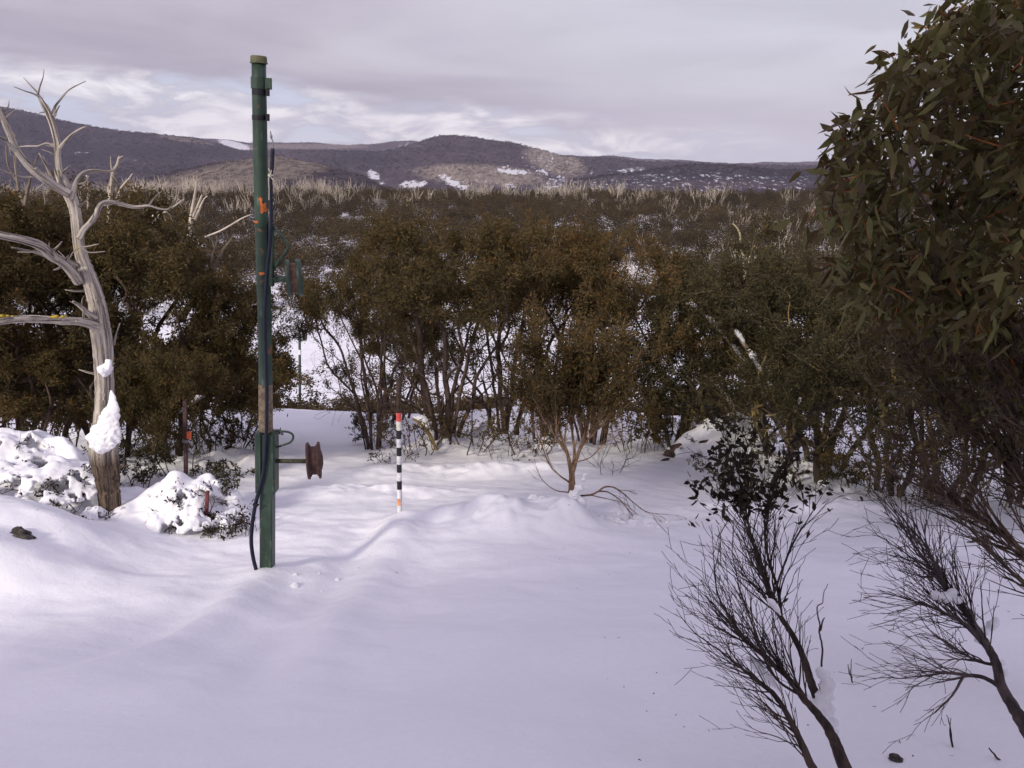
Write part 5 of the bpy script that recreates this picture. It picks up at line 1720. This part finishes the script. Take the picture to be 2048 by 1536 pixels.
for k, (px, row, yy, W_, H_, lf, bk, nleaf, lab) in enumerate((
    (830, 885, 10.9, .6, .7, LEAF_BROWN, BARK_BROWN, 900, 'twiggy brown scrub behind the curved broken stem'),
    (940, 880, 11.0, .7, .9, LEAF_BROWN, BARK_BROWN, 1200, 'twiggy scrub under the tallest centre gum'),
    (1060, 880, 10.7, .6, .8, LEAF_OLIVE, BARK_BROWN, 1300, 'twiggy scrub left of the young gum'),
    (1270, 860, 11.0, .6, 1.1, LEAF_OLIVE, BARK_YEL, 2600, 'upright leafy scrub right of the young gum'),
    (1350, 850, 11.4, .7, 1.2, LEAF_GREEN, BARK_YEL, 3000, 'grey green scrub at the left end of the fallen log'),
    (1450, 860, 11.2, .8, 1.3, LEAF_GREEN, BARK_YEL, 3200, 'dense scrub behind the fallen log'),
    (1540, 885, 10.2, .8, 1.2, LEAF_GREEN, BARK_YEL, 2600, 'dense scrub right of the fallen log'),
    (1620, 890, 9.6, .7, 1.1, LEAF_OLIVE, BARK_YEL, 1800, 'leafy scrub below the broad cream trunked gum'),
    (1740, 920, 8.9, .7, 1.2, LEAF_OLIVE, BARK_YEL, 1800, 'leafy scrub behind the bare shrubs on the right'),
    (1860, 930, 8.4, .7, 1.3, LEAF_BROWN, BARK_YEL, 2200, 'brown leafy scrub among yellow stems at right'),
    (1980, 950, 8.0, .8, 1.5, LEAF_BROWN, BARK_YEL, 2600, 'brown leafy scrub at the right picture edge'),
    (60, 880, 9.6, .7, .9, LEAF_OLIVE, BARK_DARK, 2400, 'dark scrub behind the left snow bank'),
    (410, 870, 10.4, .6, .8, LEAF_OLIVE, BARK_DARK, 2400, 'dark scrub between the steel post and the tow pole'))):
    low_shrub(lab, px, row, W_, H_, 240 + k, lf, bk, nleaf, 170, L=.055, Wd=.018, yy=yy, lo=.3, stems=8, tip=.0026, near=False, orange=.05)
for k, (pts, ww, y_l, lab) in enumerate((
    ([(1580, 895), (1540, 820), (1500, 740), (1455, 680), (1400, 622), (1372, 606)], 12, 10.75, 'long leaning limb carrying a line of snow behind the fallen log'),
    ([(1600, 890), (1570, 830), (1525, 750), (1490, 690), (1462, 655)], 14, 10.2, 'leaning grey limb with thick snow left of the large green gum'),
    ([(1500, 870), (1470, 820), (1440, 780), (1410, 750)], 11, 10.9, 'short leaning snowy limb just above the fallen log'),
    ([(1590, 900), (1596, 830), (1606, 770), (1618, 710), (1625, 660)], 13, 10.0, 'upright limb plastered with snow beside the large green gum'),
    ([(300, 900), (330, 850), (380, 810), (410, 790)], 9, 9.6, 'thin leaning limb with snow behind the steel post'))):
    tt_x, tb_, tr_ = traced_tree('leaning_limb', lab, 'limb', y_l, [([(x, y, ww * (1 - .1 * q_)) for q_, (x, y) in enumerate(pts)], (0, 0))], BARK_GREY, seed=40 + k, sides=10)
    for q_ in range(len(pts) - 2):
        (x0, y0), (x1, y1) = pts[q_ + 1], pts[q_ + 2]
        A = Acc()
        snow_run(A, [P(x0, y0 - 3, y_l - .03), P((x0 + x1) / 2, (y0 + y1) / 2 - 4, y_l - .04), P(x0 + (x1 - x0) * .8, y0 + (y1 - y0) * .8 - 3, y_l - .03)], [ww * .3 * mpp(y_l), ww * .48 * mpp(y_l), ww * .35 * mpp(y_l)], 60 + k + q_, .35, .3)
        snow_obj('snow_patch', A, tt_x, tb_, .012, 1)

# fallen log under snow
gl = P(1420, 875, 10.7); gl[2] = hz1(gl[0], 10.7)
lg = thing('fallen_log', gl, 'fallen log capped with snow under the right snow gums', 'log')
A = Acc()
q, r_ = catmull([gl + [-.55, -.05, .07], gl + [-.2, 0, .16], gl + [.2, .05, .25], gl + [.7, .15, .32]], 8, [.07, .10, .12, .09])
V, Fc, g = sweep(q, r_, 18, True, .3); A.add(V, Fc, g)
local(A, gl); link('log', A.mesh('log', m_bark('rotten brown log', (0.03, 0.018, 0.014), (0.14, 0.085, 0.06), 10)), lg)
A = Acc()
snow_run(A, [gl + [-.5, .02, .12], gl + [-.15, .04, .22], gl + [.25, .06, .33], gl + [.75, .16, .36]], [.10, .15, .20, .16], 5, 0.55, 0.15)
for k in range(10):
    f = k / 9
    lump(A, gl + [-.5 + 1.3 * f, .0 - .08 * (k % 2), .05 + .26 * f], .10 + .05 * (k % 3), k + 7, 2, .5, (1.2, .8, .7))
snow_obj('snow_patch', A, lg, gl, 0.02, 2)
A = Acc()
lump(A, gl + [-.56, -.08, .06], .07, 4, 2, .7, (1.2, .8, .8))
local(A, gl); link('root_stub', A.mesh('root_stub', BARK_BROWN), lg)

# curved broken stem with snow right of the marker
yb_ = 11.0
tt, tb, ttr = traced_tree('broken_stem', 'curved yellow broken stem with snow on top right of the marker pole', 'stem', yb_, [
    ([(876, 905, 8), (866, 885, 9), (856, 865, 9), (842, 848, 8), (826, 838, 5)], (0, -.1)), ([(856, 865, 4), (846, 870, 3), (838, 880, 2)], (0, 0))], m_bark('yellow cream bark', (0.20, 0.14, 0.05), (0.46, 0.34, 0.14), 7), seed=3, sides=10)
A = Acc(); snow_run(A, [P(826, 834, yb_), P(842, 842, yb_), P(858, 858, yb_), P(868, 880, yb_)], [.04, .07, .07, .05], 9, .3, .3)
snow_obj('snow_patch', A, tt, tb, 0.012, 1)

# clods of snow around stems and in the crumbled patch
clods = [(1250, 1055, 7.2, .4, 40), (1160, 1030, 7.15, .12, 8), (880, 880, 11.3, .5, 12), (975, 860, 12, .4, 10), (600, 1170, 5.5, .5, 5), (80, 1000, 7.2, .6, 10), (400, 1010, 7.0, .4, 10), (1600, 1000, 8.4, 1.0, 10)]
A = Acc(); rng = np.random.default_rng(9)
for px, py, yy, sp, n in clods:
    c = P(px, py, yy)
    for k in range(n):
        x = c[0] + rng.normal(0, sp * .45); y = c[1] + rng.normal(0, sp * .3)
        r_ = rng.uniform(.008, .035) * (1 if yy < 9 else 2)
        lump(A, (x, y, hz1(x, y) + r_ * .25), r_, k, 1, .6, (1.2, 1, .7))
tag(link('snow_crumbs', A.mesh('snow_crumbs', SNOWCLUMP)), kind='stuff')

rng = np.random.default_rng(66)
A = Acc(); pp_ = []
for k in range(90):
    g_ = G(rng.uniform(1150, 2040), rng.uniform(1080, 1530)) if k % 2 else G(rng.uniform(60, 1500), rng.uniform(900, 1150))
    pp_.append(g_ + np.array([0, 0, .002]))
pp_ = np.array(pp_)
add_leaves(A, pp_, rng.normal(0, 1, (90, 3)) * np.array([1, 1, .12]), rng.uniform(.008, .030, 90), rng.uniform(.003, .008, 90), rng, rng.uniform(0, 1, 90), True)
tag(link('leaf_litter', A.mesh('leaf_litter', LEAF_DARK, tint=True)), kind='stuff')

# ------------------------------------------------------------------ trees on the slope beyond the crest
M1 = make_plant(301, 3.6, 1.9, .25, 4, 22, 150, 4200, .16, .055, tip=.006, bark=BARK_BROWN, leaf=LEAF_FAR, sides=3, per=2, spread=.14, orange=.06)
M2 = make_plant(302, 3.0, 1.7, .15, 4, 20, 140, 4200, .16, .055, tip=.006, bark=BARK_BROWN, leaf=LEAF_FAR, sides=3, per=2, spread=.14, orange=.12)
M3 = make_plant(303, 4.6, 1.9, .35, 3, 18, 150, 3600, .17, .055, tip=.007, bark=BARK_GREY, leaf=LEAF_FAR, sides=3, per=2, spread=.14, orange=.05)
BARE1 = make_plant(304, 1.7, 1.3, .15, 7, 16, 170, 0, tip=.005, bark=m_bark('grey mauve twigs', (0.07, 0.05, 0.05), (0.20, 0.15, 0.14), 6), sides=3, per=2, splay=.8)
def make_dead(seed, H, stems, nt, R, tip):
    rg = np.random.default_rng(seed); A_ = Acc(); ch_ = []; tp_ = []
    for k in range(stems):
        a_ = k / stems * 6.28 + rg.uniform(-.5, .5)
        d_ = np.array([math.cos(a_) * rg.uniform(.12, .42), math.sin(a_) * rg.uniform(.12, .42), 1.0])
        whip(ch_, tp_, np.array([math.cos(a_) * .25, math.sin(a_) * .25, -.4]), d_, H * rg.uniform(.8, 1.1), tip * 2.6, rg, .004, .8, .42, 0, .07, 2, None, tip, (.25, .6))
    for c, r_ in ch_:
        V, Fc, g = sweep(c, r_, 3, cap=False); A_.add(V, Fc[:1], g)
    return A_.mesh('dead_wood', BARK_PALE), None, None
DG1 = make_dead(311, 7.5, 4, 14, 1.9, .045)
DG2 = make_dead(312, 8.5, 5, 18, 2.4, .045)
DG3 = make_dead(313, 6.5, 3, 10, 1.5, .05)

def free_of_path(s, y):
    """keep the cleared tow line open"""
    px = 1024 + s * F * CP
    if y < 75: return px < 530 or px > 720
    if y < 160: return abs(px - (630 + (y - 60) * .3)) > 50 - (y - 60) * .25
    return True

rng = np.random.default_rng(400)
src = {}
def put(key, meshes, name, label, cat, group, x, y, s_, rz, parts):
    z = hz1(x, y) - 0.15
    if key in src:
        return copy_thing(src[key], (x, y, z), rz, s_)
    t = plant_thing(name, meshes, (x, y, z), label, cat, group, rz, parts, s_)
    src[key] = t
    return t

# shrubs close behind the crest that show between the stems
for k, (px, y, row) in enumerate(((592, 25, 752), (548, 23, 745), (690, 20, 772), (760, 19, 790), (850, 20, 792), (950, 20, 768), (1010, 21, 765), (1080, 21, 782), (1160, 20, 770), (1240, 22, 765), (1390, 21, 752), (1480, 20, 740), (1600, 22, 640), (1700, 20, 640), (640, 19, 790), (725, 23, 768), (805, 22, 775), (900, 22, 770), (980, 22, 775), (1045, 19, 790), (1120, 22, 775), (1200, 20, 778), (1290, 20, 790), (1340, 22, 760), (1430, 20, 765), (1540, 21, 740), (450, 21, 640), (350, 20, 620), (250, 21, 600), (150, 20, 620), (50, 20, 600), (1830, 19, 600), (1950, 20, 600), (-60, 20, 600))):
    s = st(px, 800)[0]; x = s * y
    h = htop(px, row, y)
    kk = ('M1', 'M2')[k % 2]; m_ = (M1, M2)[k % 2]
    f_ = h / (3.6, 3.0)[k % 2]
    put(kk + 'c', m_, 'snow_gum', 'dark rounded gum bush just beyond the snow crest', 'tree', 'gum bushes just beyond the crest', x, y, (max(f_, .8), max(f_, .8), f_), k * 1.3, ('trunk', 'crown'))
n = 0
pts_taken = []
for k in range(4000):
    if n >= 215: break
    s = rng.uniform(-.72, .72); y = math.sqrt(rng.uniform(34 ** 2, 165 ** 2))
    if not free_of_path(s, y): continue
    x = s * y
    if fbm(np.array([x * .05]), np.array([y * .05]), 2, 5)[0] < .12 and y < 115: continue
    if any((x - a_) ** 2 + (y - b_) ** 2 < 2.6 ** 2 for a_, b_ in pts_taken): continue
    pts_taken.append((x, y))
    i = n % 3
    put(('M1', 'M2', 'M3')[i] + 'v', (M1, M2, M3)[i], 'snow_gum', 'small brown green gum on the snowy valley floor', 'tree', 'gums on the valley floor', x, y, rng.uniform(.6, 1.15), rng.uniform(0, 6.28), ('trunk', 'crown'))
    n += 1
n = 0
for k in range(4000):
    if n >= 130: break
    s = rng.uniform(-.5, .7); y = math.sqrt(rng.uniform(28 ** 2, 120 ** 2))
    x = s * y
    if abs(1024 + s * F * CP - 640) < 14: continue
    put('B1v', BARE1, 'bare_shrub', 'leafless mauve shrub on the snowy valley floor', 'shrub', 'leafless shrubs on the valley floor', x, y, rng.uniform(.6, 1.3), rng.uniform(0, 6.28), ('stems', 'x'))
    n += 1
# bleached dead gums along the far ridge
n = 0
for k in range(6000):
    if n >= 150: break
    s = rng.uniform(-.68, .62); y = rng.uniform(300, 425)
    x = s * y
    if fbm(np.array([x * .012]), np.array([y * .012]), 2, 15)[0] < -.12: continue
    i = n % 3
    put(('DG1', 'DG2', 'DG3')[i], (DG1, DG2, DG3)[i], 'dead_gum', 'bleached dead gum standing in the stand along the dark ridge', 'tree', 'bleached dead gums on the ridge', x, y, rng.uniform(.7, 1.3), rng.uniform(0, 6.28), ('trunk', 'x'))
    n += 1


# ------------------------------------------------------------------ far woods as masses
def mass(name, protos, tr, m_, tintv=None, smooth=False, tint=True):
    """protos: list of (V, quads, tint); tr: list of (i, x, y, z, s, rz, dt)"""
    acc = Acc()
    tr = np.array(tr)
    for i, (V, Q, T) in enumerate(protos):
        q = tr[tr[:, 0] == i]
        if not len(q): continue
        c, s = np.cos(q[:, 5]), np.sin(q[:, 5])
        X_ = (V[None, :, 0] * c[:, None] - V[None, :, 1] * s[:, None]) * q[:, 4:5] + q[:, 1:2]
        Y_ = (V[None, :, 0] * s[:, None] + V[None, :, 1] * c[:, None]) * q[:, 4:5] + q[:, 2:3]
        Z_ = V[None, :, 2] * q[:, 4:5] + q[:, 3:4]
        VV = np.stack([X_, Y_, Z_], -1).reshape(-1, 3)
        QQ = (Q[None] + (np.arange(len(q)) * len(V))[:, None, None]).reshape(-1, Q.shape[1])
        TT = np.clip(T[None] + q[:, 6:7], 0, 1).reshape(-1)
        acc.add(VV, QQ, tint=TT)
    o_ = link(name, acc.mesh(name, m_, smooth=smooth, tint=tint))
    tag(o_, kind='stuff')
    return o_


def tuft(seed, H, R, n, L, lo=.25):
    rng = np.random.default_rng(seed)
    u = rng.normal(0, 1, (n, 3)); u = norm(u) * (rng.uniform(0.3, 1, n) ** (1 / 2.2))[:, None]
    nc = 6
    C = np.stack([rng.normal(0, .35, nc) * R, rng.normal(0, .35, nc) * R, rng.uniform(.5, .82, nc) * H], 1)
    k = rng.integers(0, nc, n)
    Pt = C[k] + u * np.array([R * .62, R * .62, H * .28])
    a = Acc()
    add_leaves(a, Pt, rng.normal(0, 1, (n, 3)), L * rng.uniform(.6, 1.3, n), L * .6 * rng.uniform(.6, 1.3, n), rng, np.clip(rng.normal(.45, .2, n), 0, 1))
    return np.concatenate(a.v), np.concatenate(a.f[4]), np.concatenate(a.tint[4])


tufts = [tuft(1, 4.6, 2.5, 230, .42), tuft(2, 5.6, 2.3, 230, .42), tuft(3, 3.6, 2.8, 220, .42)]
rng = np.random.default_rng(500)
tr = []
for k in range(13500):
    s = rng.uniform(-.95, .95); y = math.sqrt(rng.uniform(125 ** 2, 450 ** 2)); x = s * y
    den = fbm(np.array([x * .02]), np.array([y * .02]), 3, 44)[0]
    if y < 300 and den < -.2: continue
    if y < 190 and den < -0.06: continue
    tr.append((rng.integers(0, 3), x, y, hz1(x, y) - .3, rng.uniform(.7, 1.35), rng.uniform(0, 6.28), .3 * den + rng.normal(0, .17)))
mass('far_bushland', tufts, tr, LEAF_FAR)

def wood_proto(m3):
    me = m3[0]
    V = np.zeros(len(me.vertices) * 3); me.vertices.foreach_get('co', V)
    Q = np.zeros(len(me.loops), dtype=np.int32); me.loops.foreach_get('vertex_index', Q)
    return V.reshape(-1, 3), Q.reshape(-1, 4), np.full(len(me.polygons), .5)
protosd = [wood_proto(DG1), wood_proto(DG2), wood_proto(DG3)]
tr = []
for k in range(1000):
    s = rng.uniform(-.9, .9); y = math.sqrt(rng.uniform(150 ** 2, 440 ** 2)); x = s * y
    if fbm(np.array([x * .015 + 9]), np.array([y * .015]), 2, 19)[0] < .04: continue
    tr.append((rng.integers(0, 3), x, y, hz1(x, y) - .2, rng.uniform(.45, .95), rng.uniform(0, 6.28), 0))
for k in range(430):
    s = rng.uniform(-.75, .6); y = rng.uniform(385, 430); x = s * y
    if fbm(np.array([x * .02]), np.array([3.3]), 2, 71)[0] < -.12: continue
    tr.append((rng.integers(0, 3), x, y, hz1(x, y) + .3, rng.uniform(.8, 1.3), rng.uniform(0, 6.28), 0))
mass('far_dead_timber', protosd, tr, BARK_PALE, tint=False)

# woods on the hills: clumps as tall as trees over the hill ranges
from mathutils import noise as _mn
tf = [tuft(7, 7, 6, 14, 4.5), tuft(8, 8, 5, 14, 4.0)]
rng = np.random.default_rng(600)
tr = []
NH = 45000
ii = rng.integers(0, len(y2) - 1, NH * 3); jj = rng.integers(0, len(s2) - 1, NH * 3)
k_h = 0
for i, j in zip(ii, jj):
    if len(tr) >= NH: break
    if y2[i] < 900 or y2[i] > 6000 or abs(s2[j]) > .95 or clear[i, j] > .35: continue
    dy = (y2[i + 1] - y2[i]) * rng.uniform(0, 1)
    f = dy / (y2[i + 1] - y2[i])
    yv = y2[i] + dy
    z = ZH[i, j] * (1 - f) + ZH[i + 1, j] * f
    x = s2[j] * yv
    tr.append((rng.integers(0, 2), x, yv, z - 2.5, rng.uniform(.6, 1.2) * (.55 if yv < 1700 else 1.0), rng.uniform(0, 6.28), .55 * max(pale[i, j], -.5) + rng.normal(0, .12) - .08))  # clumps take the hill's painted sun and cloud-shade tones
LEAF_HILL = m_leaf('hill woodland', [(0.0, (0.018, 0.015, 0.018)), (0.45, (0.042, 0.034, 0.036)), (0.7, (0.11, 0.09, 0.078)), (1.0, (0.34, 0.28, 0.21))], 0.0, 0.9)
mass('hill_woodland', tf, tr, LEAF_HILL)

# ------------------------------------------------------------------ gums behind the photographer, whose shade lies over the near snow
for k, (x, y, h) in enumerate(((-5.2, -3.6, 6.2), (-3.2, -4.6, 6.5), (-1.2, -3.6, 5.6), (0.8, -4.2, 5.4), (-6.8, -5.2, 6.6), (2.6, -3.4, 4.6), (-4.2, -6.5, 7.2), (-1.8, -6.6, 7.0))):
    copy_thing(used['BDACFBDA'[k]], (x, y, hz1(x, y)), k * 1.1, (h / 3.4, h / 3.4, h / 3.4), 'snow gum standing behind the photographer', 'snow gums behind the photographer')


# ------------------------------------------------------------------ air
def haze_box(x0, x1, y0, y1, z0, z1, dens):
    V = np.array([[x, y, z] for z in (z0, z1) for y in (y0, y1) for x in (x0, x1)], float)
    A_ = Acc(); A_.add(V, np.array([[0, 2, 3, 1], [4, 5, 7, 6], [0, 1, 5, 4], [2, 6, 7, 3], [0, 4, 6, 2], [1, 3, 7, 5]]))
    m_ = bpy.data.materials.new('mountain air'); m_.use_nodes = True
    nt = NT(m_.node_tree)
    o_ = nt.node('ShaderNodeOutputMaterial')
    v = nt.node('ShaderNodeVolumePrincipled')
    v.inputs['Color'].default_value = (0.78, 0.73, 0.92, 1)
    v.inputs['Density'].default_value = dens
    nt.t.links.new(v.outputs[0], o_.inputs['Volume'])
    ob = link('haze', A_.mesh('haze', m_, smooth=False)); ob['kind'] = 'stuff'
zmax = float(ZH.max()) + 60
haze_box(-10500, 10500, -60, 8900, float(ZH.min()) - 20, zmax, 0.000065)
